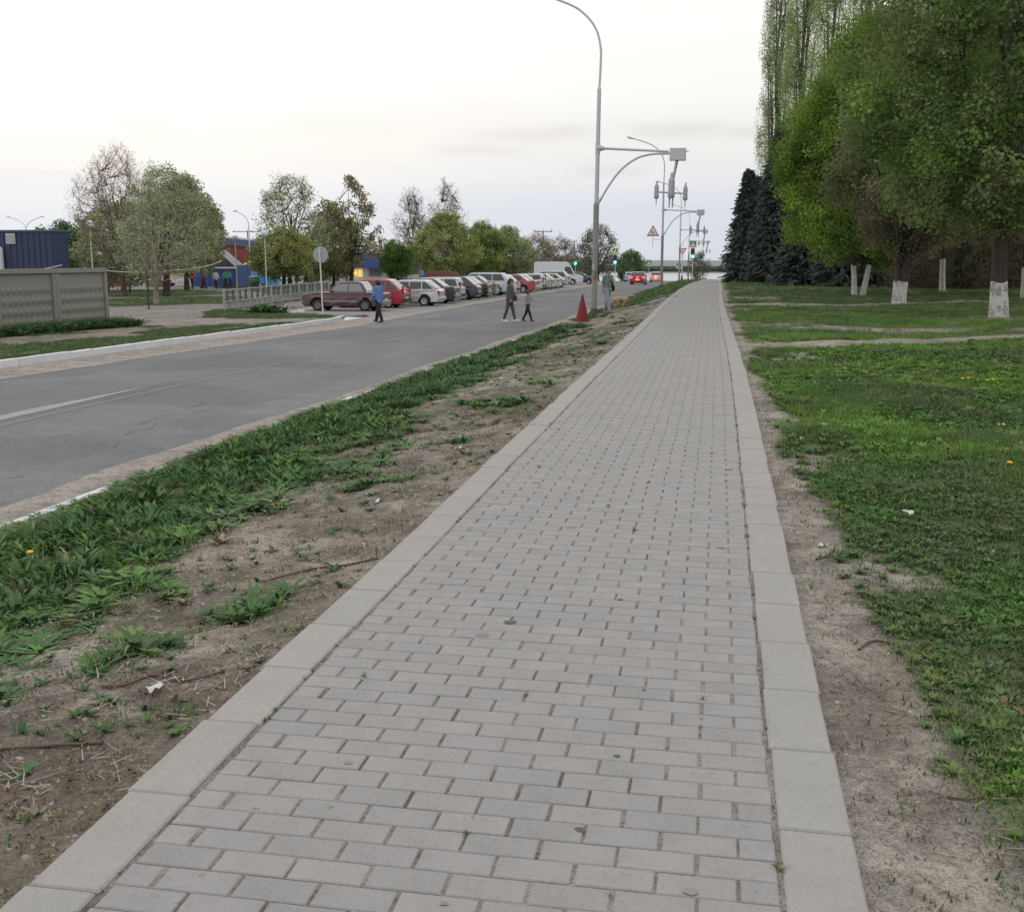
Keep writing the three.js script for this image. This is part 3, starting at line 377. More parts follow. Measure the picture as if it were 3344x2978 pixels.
  const straw = (seed) => { const q = rng(seed), P = []; for (let k = 0; k < 3; k++) { const a = q() * 6.28, L = 0.03 + 0.06 * q(), w = 0.0012 + 0.001 * q(), ox = (q() - 0.5) * 0.09, oz = (q() - 0.5) * 0.09, c = Math.cos(a), s = Math.sin(a), y = 0.003 + 0.006 * q(), y2 = y + 0.012 * q(); P.push(ox - s * w, y, oz + c * w, ox + s * w, y, oz - c * w, ox + c * L, y2, oz + s * L, ox - s * w, y, oz + c * w, ox + c * L, y2, oz + s * L, ox + c * L - s * w, y2, oz + s * L + c * w); } return fromTriangles(P); };
  scatter(bits, 'dry_straw', [straw(1), straw(2), straw(3)], [...sow(7000, [1.7, 14], [-4.6, -1.7], 1.3, (x, d, q) => q() < 0.2 + 0.8 * smooth(0.42, 0.62, fbm(x * 2, d * 2, 187, 3)), (x, d, q) => { const k = 0.7 + 0.6 * q(); return [x, ground(x, d), -d, 0.7 + 0.9 * q(), 1, q() < 0.6 ? [0.36 * k, 0.31 * k, 0.24 * k] : [0.16 * k, 0.115 * k, 0.09 * k]]; }, 57), ...sow(900, [2, 10], [0.42, 1.4], 1, () => true, (x, d, q) => { const k = 0.7 + 0.6 * q(); return [x, ground(x, d), -d, 0.6 + 0.7 * q(), 1, [0.28 * k, 0.22 * k, 0.17 * k]]; }, 58)], mat([1, 1, 1], 0.9));
  const clod = new THREE.IcosahedronGeometry(0.014, 0), cp = clod.getAttribute('position'); for (let k = 0; k < cp.count; k++) { const q = 0.7 + 0.5 * hash((cp.getX(k) * 9e4) | 0, (cp.getY(k) * 9e4) | 0, (cp.getZ(k) * 9e3) | 0); cp.setXYZ(k, cp.getX(k) * q, cp.getY(k) * q * 0.7, cp.getZ(k) * q); } clod.computeVertexNormals();
  const clods = thing('dirt_clods', 'small clods and pebbles on the bare dirt', 'pebbles', 0, 0, 0, 0, undefined, 'stuff');
  scatter(clods, 'clod', [clod], [...sow(14000, [1.7, 14], [-4.4, -1.72], 1.3, () => true, (x, d, q) => [x, ground(x, d) - 0.003, -d, 0.22 + 1.1 * q() ** 3, 1, mixc([0.19, 0.155, 0.125], [0.42, 0.39, 0.35], q() ** 2)], 53), ...sow(1500, [2, 12], [0.42, 1.3], 1, () => true, (x, d, q) => [x, ground(x, d) - 0.002, -d, 0.2 + 0.8 * q() ** 3, 1, mixc([0.24, 0.21, 0.18], [0.45, 0.42, 0.38], q())], 54)], mat([1, 1, 1], 0.95));
}

// ---------------------------------------------------------------- trees
function clump(seed, n, rad, size, o = {}) {               // a spray of separate leaves
  const r = rng(seed), P = [], v = V(0, 0, 0);
  for (let i = 0; i < n; i++) {
    const u = r() * 2 - 1, a = r() * 6.283, q = Math.cbrt(r()) * rad, s = Math.sqrt(1 - u * u), c = V(q * s * Math.cos(a), q * u * (o.tallness ?? 1), q * s * Math.sin(a));
    const L = size * (0.6 + 0.7 * r()), w = L * (o.aspect ?? 0.42), az = r() * 6.283, el = o.hang ? -1.1 - 0.4 * r() : (r() - 0.6) * 1.5;
    const f = V(Math.cos(el) * Math.cos(az), Math.sin(el), Math.cos(el) * Math.sin(az)), side = V(-Math.sin(az), (r() - 0.5) * 0.9, Math.cos(az)).normalize(), up = v.crossVectors(f, side).clone().multiplyScalar(w * 0.28);
    const A = c, B = c.clone().addScaledVector(f, L * 0.45).addScaledVector(side, w).add(up), C = c.clone().addScaledVector(f, L), D = c.clone().addScaledVector(f, L * 0.45).addScaledVector(side, -w).add(up);
    P.push(A.x, A.y, A.z, B.x, B.y, B.z, C.x, C.y, C.z, A.x, A.y, A.z, C.x, C.y, C.z, D.x, D.y, D.z);
  }
  return fromTriangles(P);
}
const barkMat = mat([0.105, 0.09, 0.078], 0.95, { map: T.bark }), greyBark = mat([0.42, 0.39, 0.345], 0.95, { map: T.bark }), limeMat = mat([0.80, 0.795, 0.79], 0.9, { map: T.lime, bumpMap: T.bumpDirt, bumpScale: 0.02 }), twigBark = mat([0.19, 0.16, 0.135], 0.95);
const clumpSets = {
  maple: [1, 2, 3, 4].map((s) => clump(s, 24, 0.27, 0.088, { aspect: 0.48 })), fine: [5, 6, 7, 8].map((s) => clump(s, 22, 0.26, 0.078)), far: [9, 10, 11].map((s) => clump(s, 20, 0.36, 0.135, { aspect: 0.5 })), sparse: [12, 13, 14].map((s) => clump(s, 7, 0.3, 0.11)), string: [15, 16, 17].map((s) => clump(s, 40, 0.30, 0.10, { tallness: 3.0, hang: true, aspect: 0.36 })), bud: [18, 19].map((s) => clump(s, 5, 0.24, 0.085)), big: [20, 21, 22].map((s) => clump(s, 12, 0.3, 0.2, { aspect: 0.5 })),
};
const leafMats = { std: leafMat([1, 1, 1]), clear: new THREE.MeshPhysicalMaterial({ color: RGB(1, 1, 1), roughness: 0.85, transmission: 0.4, thickness: 0, side: THREE.DoubleSide, specularIntensity: 0.35 }) };
// envelope: list of [height above ground, radius]; the crown is filled with clumps in clusters, limbs run from the trunk to the clusters
function tree(o) {
  const { x, d, H, r0, env, clusters = 80, per = 12, spread = 0.55, set = 'maple', colors, seed = 1, shell = 0.5, trunkTo = 0.75, bark = barkMat, lean = 0, twigs = false, size = 1, name = 'tree' } = o, r = rng(seed * 31 + 7);
  const y0 = ground(x, d), root = thing(name, o.label, 'tree', x, y0, d, 0, o.group), eR = curve(env), lo = env[0][0], hi = env[env.length - 1][0];
  const limbs = [], axis = (h) => V(lean * h + 0.15 * Math.sin(h * 0.5 + seed), h, 0.12 * Math.sin(h * 0.6 + seed * 2)), tr = (h) => r0 * Math.max(0.06, 1 - 0.93 * Math.pow(h / H, 0.8));
  const stems = o.stems ?? [[0, 0]], woods = [];
  stems.forEach(([sx, sz]) => { for (let k = 0; k < 14; k++) { const a = k / 14 * H * trunkTo, b = (k + 1) / 14 * H * trunkTo, f = (h) => axis(h).add(V(sx * (0.22 + h * 0.16), 0, sz * (0.22 + h * 0.16))), flare = k === 0 ? 1.14 : 1; woods.push(bar(k ? f(a) : f(-0.12), f(b), tr(a) * flare / Math.sqrt(stems.length), tr(b) / Math.sqrt(stems.length), 14, true)); } });
  { const G = merge(woods), p = G.getAttribute('position'), u = G.getAttribute('uv'); for (let i = 0; i < p.count; i++) u.setXY(i, u.getX(i) * 6.28 * r0 * 2, p.getY(i) * 0.5); part(root, 'trunk', G, bark); }
  if (o.lime) { const tk = root.children[0], L = []; stems.forEach(([sx, sz]) => { const f = (h) => axis(h).add(V(sx * (0.22 + h * 0.16), 0, sz * (0.22 + h * 0.16))); const hs = H * trunkTo / 14, q = Math.sqrt(stems.length), rad = (h) => (h <= hs ? lerp(tr(0) * 1.14, tr(hs), clamp((h + 0.12) / (hs + 0.12))) : lerp(tr(Math.floor(h / hs) * hs), tr(Math.floor(h / hs + 1) * hs), (h / hs) % 1)) / q * 1.04 + 0.003, c = (h) => (h <= hs ? f(-0.12).lerp(f(hs), (h + 0.12) / (hs + 0.12)) : f(Math.floor(h / hs) * hs).lerp(f(Math.floor(h / hs + 1) * hs), (h / hs) % 1)); for (let k = 0; k < 8; k++) { const a = k ? k / 8 * o.lime : -0.1, b = (k + 1) / 8 * o.lime; L.push(bar(c(a), c(b), rad(a), rad(b), 14, true)); } }); const LG = merge(L), lp = LG.getAttribute('position'), lu = LG.getAttribute('uv'); for (let i = 0; i < lp.count; i++) lu.setXY(i, lu.getX(i) * 6.28 * r0 + seed * 0.37, lp.getY(i)); for (let i = 0; i < lp.count; i++) if (lp.getY(i) > o.lime - 0.06) lp.setY(i, lp.getY(i) + (fbm(Math.atan2(lp.getZ(i), lp.getX(i)) * 2.5 + seed, lp.getX(i) * 3, 211, 3) - 0.5) * 0.16); part(tk, 'whitewash', LG, limeMat, 'white lime wash on the lower trunk'); }
  const cs = [];
  for (let k = 0, guard = 0; k < clusters && guard < clusters * 30; guard++) {
    const h = lerp(lo, hi, r()), R = eR(h); if (R < 0.05 || r() > (R / o.maxR) * 1.1 + 0.12) continue;
    const a = r() * 6.283, lobe = 0.78 + 0.45 * vnoise(a * 1.3 + seed, h * 0.8, seed), q = (shell + (1 - shell) * r()) ** 0.6 * R * lobe; cs.push([V(lean * h + q * Math.cos(a), h, q * Math.sin(a)), a]); k++;
  }
  const wood = [], tw = [], K = o.limbCount ?? 9, mains = [];
  for (let k = 0; k < K; k++) { const h0 = lerp(o.fork ?? lo * 0.9, H * trunkTo * 0.92, (k / K) ** 1.1), a = k * 2.4 + r(), hh = lerp(h0, hi, 0.35 + 0.35 * r()), R = eR(clamp(hh, lo, hi)) * 0.62, A = axis(h0), C = V(lean * hh + R * Math.cos(a), hh, R * Math.sin(a)), B = A.clone().lerp(C, 0.5).add(V(R * 0.14 * Math.cos(a), -0.06 * (hh - h0) * (o.upright ? -1 : 1), R * 0.14 * Math.sin(a))); const c3 = new THREE.QuadraticBezierCurve3(A, B, C), P = c3.getPoints(6); for (let i = 0; i < 6; i++) wood.push(bar(P[i], P[i + 1], tr(h0) * 0.62 * (1 - i * 0.14), tr(h0) * 0.62 * (1 - (i + 1) * 0.14), 6, true)); mains.push(P); }
  const spots = [];
  cs.forEach(([c, a]) => {
    let best = null, bd = 1e9; for (const P of mains) for (let i = 1; i < P.length; i++) { const q = P[i].distanceTo(c) + (P[i].y > c.y ? 1.2 : 0); if (q < bd) { bd = q; best = P[i]; } }
    const A = axis(clamp(c.y * 0.8, 0, H * trunkTo)); if (A.distanceTo(c) < bd) best = A;
    const m = best.clone().lerp(c, 0.55).add(V((r() - 0.5) * 0.3, o.upright ? -0.15 : 0.12, (r() - 0.5) * 0.3)); wood.push(bar(best, m, 0.028 * (o.thick ?? 1), 0.019 * (o.thick ?? 1), 4, true), bar(m, c, 0.019 * (o.thick ?? 1), 0.008, 4, true));
    const kk = lerp(0.72, 1.22, r()), col = colors[(r() * colors.length) | 0];
    for (let i = 0; i < per; i++) { const u = V(r() - 0.5, (r() - 0.5) * (o.tall ?? 0.85), r() - 0.5).multiplyScalar(2 * spread), p = c.clone().add(u); if (twigs) tw.push(bar(c.clone().addScaledVector(u, -0.2), p.clone().add(V(u.x * 0.2, 0.25 + 0.2 * r(), u.z * 0.2)), 0.007 * (o.thick ?? 1), 0.003 * (o.thick ?? 1), 3, true)); const v = kk * (0.82 + 0.36 * r()); spots.push([p.x, p.y, p.z, size * (0.75 + 0.5 * r()), 1, [col[0] * v, col[1] * v, col[2] * v * (0.8 + 0.4 * r())], o.tiltAmp ?? 1.4]); }
  });
  part(root, 'limbs', wood, bark);
  if (tw.length) part(root, 'twigs', tw, o.twigMat ?? twigBark);
  if (per) { const crown = new THREE.Group(); crown.name = 'crown'; root.add(crown); scatter(crown, 'leaves', clumpSets[set], spots, x > 0 ? leafMats.clear : leafMats.std); crown.children.forEach((q) => { q.userData.kind = 'stuff'; }); }
  return root;
}
const C_MAPLE = [[0.165, 0.275, 0.072], [0.195, 0.315, 0.072], [0.14, 0.24, 0.076], [0.225, 0.31, 0.10], [0.205, 0.235, 0.105]], C_BROWN = [[0.25, 0.24, 0.14], [0.20, 0.23, 0.10], [0.28, 0.245, 0.16], [0.17, 0.215, 0.085]], C_BRIGHT = [[0.20, 0.32, 0.045], [0.17, 0.285, 0.05], [0.235, 0.34, 0.055], [0.15, 0.255, 0.05]], C_POPLAR = [[0.32, 0.42, 0.16], [0.28, 0.37, 0.15], [0.35, 0.43, 0.21]], C_GREY = [[0.345, 0.385, 0.22], [0.30, 0.365, 0.19], [0.385, 0.40, 0.25]], C_FRESH = [[0.34, 0.42, 0.195], [0.30, 0.375, 0.175], [0.37, 0.40, 0.235]], C_RUST = [[0.32, 0.265, 0.16], [0.27, 0.265, 0.15], [0.245, 0.285, 0.135], [0.35, 0.285, 0.18]], C_OLIVE = [[0.325, 0.345, 0.13], [0.28, 0.355, 0.12], [0.345, 0.335, 0.145]], C_BLOSSOM = [[0.46, 0.38, 0.34], [0.38, 0.33, 0.27], [0.28, 0.27, 0.17]];

// the row on the lawn
tree({ name: 'maple_tree', label: 'broad leafy maple on a thick white-washed trunk beside the second dirt path', x: 7.0, d: 29.9, H: 12.5, r0: 0.215, env: [[2.45, 0.9], [2.9, 2.4], [3.8, 3.2], [6, 3.7], [9, 3.6], [11.5, 2.4], [13, 0.4]], maxR: 3.7, clusters: 420, per: 15, spread: 0.5, colors: C_MAPLE, seed: 3, lime: 0.92, limbCount: 12, fork: 2.1 });
tree({ name: 'maple_tree', label: 'slender brownish-leaved maple with a forked white-washed trunk', x: 6.25, d: 39.8, H: 7.0, r0: 0.22, env: [[1.9, 0.5], [2.5, 1.6], [3.6, 2.3], [5.2, 2.2], [6.6, 1.4], [7.4, 0.3]], maxR: 2.3, clusters: 190, per: 13, spread: 0.42, colors: C_BROWN, seed: 5, lime: 0.74, limbCount: 9, fork: 1.0, stems: [[0.28, 0.1], [-0.3, -0.1]] });
tree({ name: 'maple_tree', label: 'bright green maple with two thin white-washed stems in front of the spruces', x: 5.75, d: 49.2, H: 10.6, r0: 0.17, env: [[1.5, 0.9], [2.2, 2.6], [4, 3.3], [6, 3.2], [8.5, 2.4], [10.4, 1.2], [11.3, 0.2]], maxR: 3.3, clusters: 330, per: 15, spread: 0.5, set: 'fine', size: 1.25, colors: C_BRIGHT, seed: 7, lime: 1.3, limbCount: 10, fork: 1.8, stems: [[0.75, 0], [-0.75, 0.3]] });
tree({ name: 'maple_tree', label: 'tall dark maple rising behind the brownish one', x: 12.1, d: 47.5, H: 13, r0: 0.22, env: [[3, 1], [4.5, 2.8], [7, 3.4], [10, 3.2], [12.5, 1.8], [13.8, 0.3]], maxR: 3.4, clusters: 300, per: 14, spread: 0.55, colors: C_MAPLE, seed: 9, lime: 1.2 });
tree({ name: 'maple_tree', label: 'dark maple with a thin white-washed trunk near the brown wall', x: 10.2, d: 54, H: 12, r0: 0.13, env: [[2.6, 0.8], [4, 2.6], [7, 3.2], [10, 2.6], [12.6, 0.4]], maxR: 3.2, clusters: 230, per: 13, spread: 0.55, colors: C_BRIGHT, seed: 10, lime: 1.5 });
tree({ name: 'maple_tree', label: 'shady maple at the far end of the brown wall', x: 13.6, d: 46, H: 11, r0: 0.2, env: [[2.2, 1], [4, 3], [7, 3.6], [10, 2.4], [11.6, 0.3]], maxR: 3.6, clusters: 260, per: 13, spread: 0.55, colors: C_MAPLE, seed: 11, lime: 1.2 });
// poplars: narrow columns of hanging shoots round several upright stems
[[4.7, 108, 31, 1.75], [6.5, 101, 33, 1.7], [8.2, 94, 31, 1.65], [9.6, 85, 32, 1.65], [10.7, 75, 31, 1.75], [11.6, 67, 29, 1.9], [13.0, 60, 27, 2.1]].forEach(([x, d, H, R], i) => {
  tree({ name: 'poplar_tree', label: ['poplar column standing last in the row next to the spruces', 'second poplar column counted from the spruces', 'third poplar column counted from the spruces', 'fourth poplar column counted from the spruces', 'fifth poplar column counted from the spruces', 'sixth poplar column counted from the spruces', 'seventh poplar column counted from the spruces'][i], group: 'poplar row', x, d, H, r0: 0.32, env: [[2, 0.5], [5, R * 0.75], [9, R], [H * 0.5, R * 0.95], [H * 0.75, R * 0.75], [H - 2, R * 0.35], [H, 0.1]], maxR: R, clusters: 300, per: 5, spread: 0.42, tall: 3.4, set: 'string', size: 1.0, colors: C_POPLAR, seed: 20 + i, shell: 0.25, trunkTo: 0.96, upright: true, limbCount: 16, fork: 1.5, tiltAmp: 0.18, thick: 1.5 });
});
// spruces
function spray(seed, n, len) { const r = rng(seed), P = []; for (let i = 0; i < n; i++) { const t = i / n, o = len * (0.1 + 0.9 * t), wdt = len * 0.30 * (1 - 0.55 * t), s = r() < 0.5 ? -1 : 1, y = -0.06 * len + (r() - 0.3) * 0.07 * len - 0.12 * t * t * len; P.push(o - 0.02, y, 0, o + 0.03, y - 0.012, 0, o + wdt * 0.55, y - 0.05 * r() - 0.02, s * wdt * (0.6 + 0.6 * r())); P.push(o, y + 0.01, 0, o + 0.06, y, s * 0.03, o + wdt * 0.4, y + 0.08 * r() - 0.07, s * wdt * 0.45 * r()); } return fromTriangles(P); }
const sprays = [1, 2, 3].map((s) => spray(s, 60, 0.36)), needleMat = mat([1, 1, 1], 0.8);
function spruce(x, d, H, R, label, seed) {
  const r = rng(seed), y0 = ground(x, d), root = thing('spruce_tree', label, 'tree', x, y0, d), spots = [], wood = [];
  part(root, 'trunk', bar(V(0, -0.1, 0), V(0, H, 0), 0.17, 0.02, 9), barkMat);
  for (let h = 0.25; h < H - 0.15; h += 0.11 + 0.004 * H) {
    const L = R * Math.pow(1 - h / H, 0.85) * (0.85 + 0.25 * r()) + 0.12, n = Math.round(9 + 11 * (1 - h / H));
    for (let k = 0; k < n; k++) { const a = r() * 6.283, l = L * (0.78 + 0.36 * r()), drop = (0.10 + 0.3 * r()) * l; if (l > 0.5) wood.push(bar(V(0, h, 0), V(l * 0.85 * Math.cos(a), h - drop, l * 0.85 * Math.sin(a)), 0.022, 0.007, 4, true)); for (let q = l > 0.7 ? 0.35 : 0; q < 1; q += 0.13) spots.push([q * l * Math.cos(a), h - drop * q + (r() - 0.5) * 0.12, q * l * Math.sin(a), a + (r() - 0.5) * 2.0, 0.75 + 0.35 * Math.min(1, l), r()]); }
  }
  part(root, 'branches', wood, barkMat);
  const crown = new THREE.Group(); crown.name = 'crown'; root.add(crown);
  sprays.forEach((g, q) => { const mine = spots.filter((_, i) => i % 3 === q), I = new THREE.InstancedMesh(g, needleMat, mine.length); mine.forEach(([px, py, pz, a, s, v], i) => { dm.position.set(px, py, pz); dm.rotation.set((v - 0.5) * 1.6, -a, -0.25 + ((v * 5.7) % 1 - 0.5) * 0.8); dm.scale.setScalar(s); dm.updateMatrix(); I.setMatrixAt(i, dm.matrix); const k = 0.75 + 0.55 * ((v * 7.31) % 1); I.setColorAt(i, tmpC.setRGB(0.100 * k, 0.128 * k, 0.112 * k)); }); I.name = 'needles'; I.userData.kind = 'stuff'; crown.add(I); });
}
spruce(2.15, 93, 9.1, 2.25, 'dark blue-green spruce whose skirt reaches the pavement edge', 61);
spruce(3.9, 81, 10.8, 2.5, 'tallest dark spruce beside the bright green maple', 62);
spruce(5.2, 70, 6.6, 2.6, 'low dark spruce behind the two thin white-washed stems', 63);
spruce(7.4, 66, 6.0, 2.7, 'low bushy spruce near the corner of the brown wall', 64);
spruce(3.2, 104, 9.5, 2.4, 'dark spruce standing behind the two spruces by the pavement', 65);

// trees of the little park across the road
tree({ name: 'bare_tree', label: 'tall almost leafless tree with a fan of fine reddish twigs', x: -38.9, d: 68.4, H: 8.6, r0: 0.2, env: [[1.8, 0.8], [3.2, 2.4], [5.4, 3.2], [7.2, 2.7], [8.7, 1.2], [9.3, 0.3]], maxR: 3.4, clusters: 260, per: 9, spread: 0.5, tall: 1.9, set: 'bud', size: 0.8, colors: [[0.40, 0.31, 0.22], [0.36, 0.31, 0.2]], seed: 41, upright: true, limbCount: 16, fork: 1.2, twigs: true, shell: 0.1, thick: 1.1, twigMat: mat([0.40, 0.32, 0.26], 0.95), bark: mat([0.22, 0.19, 0.165], 0.95, { map: T.bark }) });
tree({ name: 'pale_tree', label: 'pale grey tree with low spreading boughs in the nearest park bed', x: -30, d: 56.2, H: 5.6, r0: 0.165, env: [[1.3, 1.0], [2.2, 2.6], [3.6, 2.6], [5, 1.8], [6.2, 0.3]], maxR: 2.6, clusters: 60, per: 6, spread: 0.55, set: 'sparse', size: 0.85, colors: C_GREY, seed: 42, bark: greyBark, twigMat: mat([0.33, 0.30, 0.26], 0.95), limbCount: 12, fork: 0.7, twigs: true, shell: 0.2, thick: 1.4 });
tree({ name: 'park_tree', label: 'full grey-green tree with a dark trunk behind the pale grey tree', x: -35.6, d: 67.8, H: 7.6, r0: 0.26, env: [[1.6, 1], [2.6, 2.6], [4.4, 2.9], [6, 2.3], [7.4, 1.1], [8.1, 0.2]], maxR: 2.9, clusters: 150, per: 11, spread: 0.5, set: 'fine', size: 1.15, colors: C_GREY, seed: 43, fork: 1.5, upright: true });
tree({ name: 'park_tree', label: 'tall pointed green tree beside the blue kiosk', x: -42.6, d: 84.4, H: 8.6, r0: 0.24, env: [[1.7, 0.8], [2.8, 2.1], [5, 2.6], [7.2, 1.8], [8.5, 0.9], [9.1, 0.2]], maxR: 2.6, clusters: 140, per: 13, spread: 0.55, set: 'far', colors: C_GREY, seed: 44, upright: true });
tree({ name: 'park_tree', label: 'green tree with a thin dark trunk next to the blue kiosk wall', x: -46.2, d: 94.5, H: 7.6, r0: 0.18, env: [[1.7, 0.8], [3, 1.7], [5, 1.9], [7, 1.4], [8.2, 0.3]], maxR: 1.9, clusters: 100, per: 12, spread: 0.55, set: 'far', colors: C_GREY, seed: 45 });
tree({ name: 'park_tree', label: 'spreading grey-green tree behind the globe lamp and the concrete wall', x: -47.6, d: 83, H: 6.2, r0: 0.2, env: [[0.8, 1.6], [2, 3.4], [4, 3.7], [6, 2.2], [7.2, 0.3]], maxR: 3.7, clusters: 150, per: 10, spread: 0.6, set: 'far', colors: C_GREY, seed: 46 });
tree({ name: 'park_tree', label: 'small round tree peeping over the blue shed roof', x: -60.5, d: 95, H: 5.2, r0: 0.16, env: [[1.5, 1], [3, 2], [4.6, 1.9], [6, 0.3]], maxR: 2, clusters: 90, per: 11, spread: 0.5, set: 'far', colors: [[0.13, 0.21, 0.085], [0.11, 0.185, 0.08]], seed: 47 });
tree({ name: 'park_tree', label: 'airy fresh-leaved tree behind the railing with sky between its twigs', x: -38.3, d: 96.4, H: 8.8, r0: 0.24, env: [[2, 1.2], [3.2, 3.0], [5.6, 3.3], [7.8, 2.4], [9.4, 1.0], [10, 0.2]], maxR: 3.5, clusters: 170, per: 8, spread: 0.6, set: 'sparse', size: 1.15, colors: C_FRESH, seed: 48, twigs: true, upright: true, limbCount: 14, fork: 1.4, thick: 1.3 });
tree({ name: 'park_tree', label: 'low rounded green tree under the airy fresh-leaved tree', x: -37.2, d: 92, H: 4.3, r0: 0.22, env: [[1.2, 1.4], [2.2, 2.6], [3.6, 2.5], [5, 0.6]], maxR: 2.6, clusters: 110, per: 12, spread: 0.5, set: 'far', colors: C_OLIVE, seed: 49 });
tree({ name: 'park_tree', label: 'tall open tree with dark rusty leaf bunches behind the maroon car', x: -35.2, d: 104, H: 9.0, r0: 0.24, env: [[1.6, 1.2], [3, 2.9], [5.6, 3.0], [8, 2.1], [9.6, 1.0], [10.3, 0.2]], maxR: 3.0, clusters: 105, per: 6, spread: 0.4, set: 'big', colors: C_RUST, seed: 50, upright: true, limbCount: 14, shell: 0.3 });
tree({ name: 'park_tree', label: 'rust-brown bushy tree between the airy tree and the rusty one', x: -38.5, d: 108, H: 6.5, r0: 0.18, env: [[1, 1.4], [3, 2.6], [5.5, 2.2], [7.4, 0.3]], maxR: 2.6, clusters: 120, per: 11, spread: 0.55, set: 'far', colors: C_RUST, seed: 51 });
tree({ name: 'park_tree', label: 'round clipped green tree behind the parked silver hatchback', x: -33.9, d: 115, H: 3.7, r0: 0.15, env: [[0.9, 1.0], [2, 1.7], [3.4, 1.55], [4.5, 0.5]], maxR: 1.7, clusters: 120, per: 12, spread: 0.35, set: 'far', size: 0.8, colors: [[0.13, 0.225, 0.05], [0.11, 0.195, 0.05]], seed: 52 });
tree({ name: 'bare_tree', label: 'tall thin-leaved tree behind the round clipped one', x: -46.2, d: 166, H: 12.6, r0: 0.26, env: [[2.5, 1], [5, 2.8], [8, 3.1], [11, 2.2], [13.6, 0.7]], maxR: 3.1, clusters: 120, per: 8, spread: 0.7, tall: 1.8, set: 'sparse', size: 1.2, colors: [[0.20, 0.19, 0.12], [0.17, 0.175, 0.10]], seed: 53, upright: true, twigs: true, limbCount: 14, fork: 2, shell: 0.15, thick: 2 });
tree({ name: 'bare_tree', label: 'tall thin-leaved tree above the olive bushes', x: -41.2, d: 168, H: 13.4, r0: 0.26, env: [[2.5, 1], [5, 2.6], [9, 3.2], [12, 2.6], [14.4, 0.8]], maxR: 3.2, clusters: 120, per: 8, spread: 0.7, tall: 1.8, set: 'sparse', size: 1.2, colors: [[0.20, 0.19, 0.12], [0.17, 0.175, 0.10]], seed: 54, upright: true, twigs: true, limbCount: 14, fork: 2, shell: 0.15, thick: 2 });
tree({ name: 'park_tree', label: 'olive-yellow bushy tree behind the parked dark cars', x: -32.6, d: 131, H: 7.2, r0: 0.2, env: [[0.8, 2], [3, 3.6], [5.5, 3.2], [8, 0.8]], maxR: 3.6, clusters: 220, per: 11, spread: 0.6, set: 'far', colors: C_OLIVE, seed: 55 });
tree({ name: 'park_tree', label: 'yellow-green tree beside the olive one behind the silver estate', x: -29.6, d: 140, H: 6.6, r0: 0.2, env: [[0.8, 1.6], [3, 3], [5.5, 2.6], [7.4, 0.5]], maxR: 3, clusters: 180, per: 11, spread: 0.6, set: 'far', colors: [[0.25, 0.325, 0.10], [0.22, 0.30, 0.09]], seed: 56 });
tree({ name: 'park_tree', label: 'dense grey-green tree behind the row of pale parked cars', x: -27.6, d: 147, H: 5.8, r0: 0.2, env: [[0.6, 2], [2.5, 3.6], [5, 2.9], [6.9, 0.5]], maxR: 3.6, clusters: 220, per: 11, spread: 0.6, set: 'far', colors: C_GREY, seed: 57 });
tree({ name: 'blossom_tree', label: 'pinkish blossoming tree behind the white van', x: -25.4, d: 156, H: 5.4, r0: 0.18, env: [[1.5, 1.2], [3, 3], [5, 2.7], [6.4, 0.6]], maxR: 3, clusters: 130, per: 8, spread: 0.55, set: 'bud', size: 1.9, colors: C_BLOSSOM, seed: 58, twigs: true, thick: 1.6 });
tree({ name: 'blossom_tree', label: 'smaller blossoming tree next to the white van roof', x: -22.6, d: 160, H: 5.0, r0: 0.16, env: [[1.5, 1], [3, 2.4], [5, 2], [6.2, 0.4]], maxR: 2.4, clusters: 90, per: 8, spread: 0.5, set: 'bud', size: 1.9, colors: C_BLOSSOM, seed: 59, twigs: true, thick: 1.6 });
tree({ name: 'park_tree', label: 'dark open tree behind the nearest lamp post', x: -18.7, d: 176, H: 7.2, r0: 0.24, env: [[1.2, 1.4], [3, 3.6], [5.5, 3.4], [8, 1.4], [8.8, 0.2]], maxR: 3.6, clusters: 130, per: 8, spread: 0.6, set: 'sparse', size: 1.5, colors: [[0.13, 0.165, 0.10], [0.15, 0.18, 0.11]], seed: 60, twigs: true, thick: 2.2, limbCount: 12 });
tree({ name: 'shrub', label: 'green roadside shrub behind the middle traffic light', x: -14.6, d: 190, H: 3.6, r0: 0.1, env: [[0.1, 1.4], [1.5, 2.3], [3.5, 1.9], [5, 0.4]], maxR: 2.3, clusters: 110, per: 11, spread: 0.55, set: 'far', colors: [[0.13, 0.19, 0.09], [0.15, 0.215, 0.095]], seed: 66 });
tree({ name: 'shrub', label: 'twiggy grey shrub beside the far end of the pavement', x: -3.2, d: 182, H: 3.0, r0: 0.08, env: [[0.1, 0.8], [1.5, 1.7], [3.2, 1.4], [4.2, 0.3]], maxR: 1.7, clusters: 60, per: 7, spread: 0.5, set: 'sparse', size: 1.4, colors: [[0.17, 0.18, 0.11], [0.15, 0.165, 0.10]], seed: 67, twigs: true, thick: 1.8 });
tree({ name: 'shrub', label: 'ragged olive bush beside the kiosk in the park', x: -43.6, d: 117, H: 2.2, r0: 0.08, env: [[0.1, 0.9], [1, 1.2], [2.4, 0.4]], maxR: 1.2, clusters: 40, per: 9, spread: 0.4, set: 'far', colors: C_OLIVE, seed: 68 });
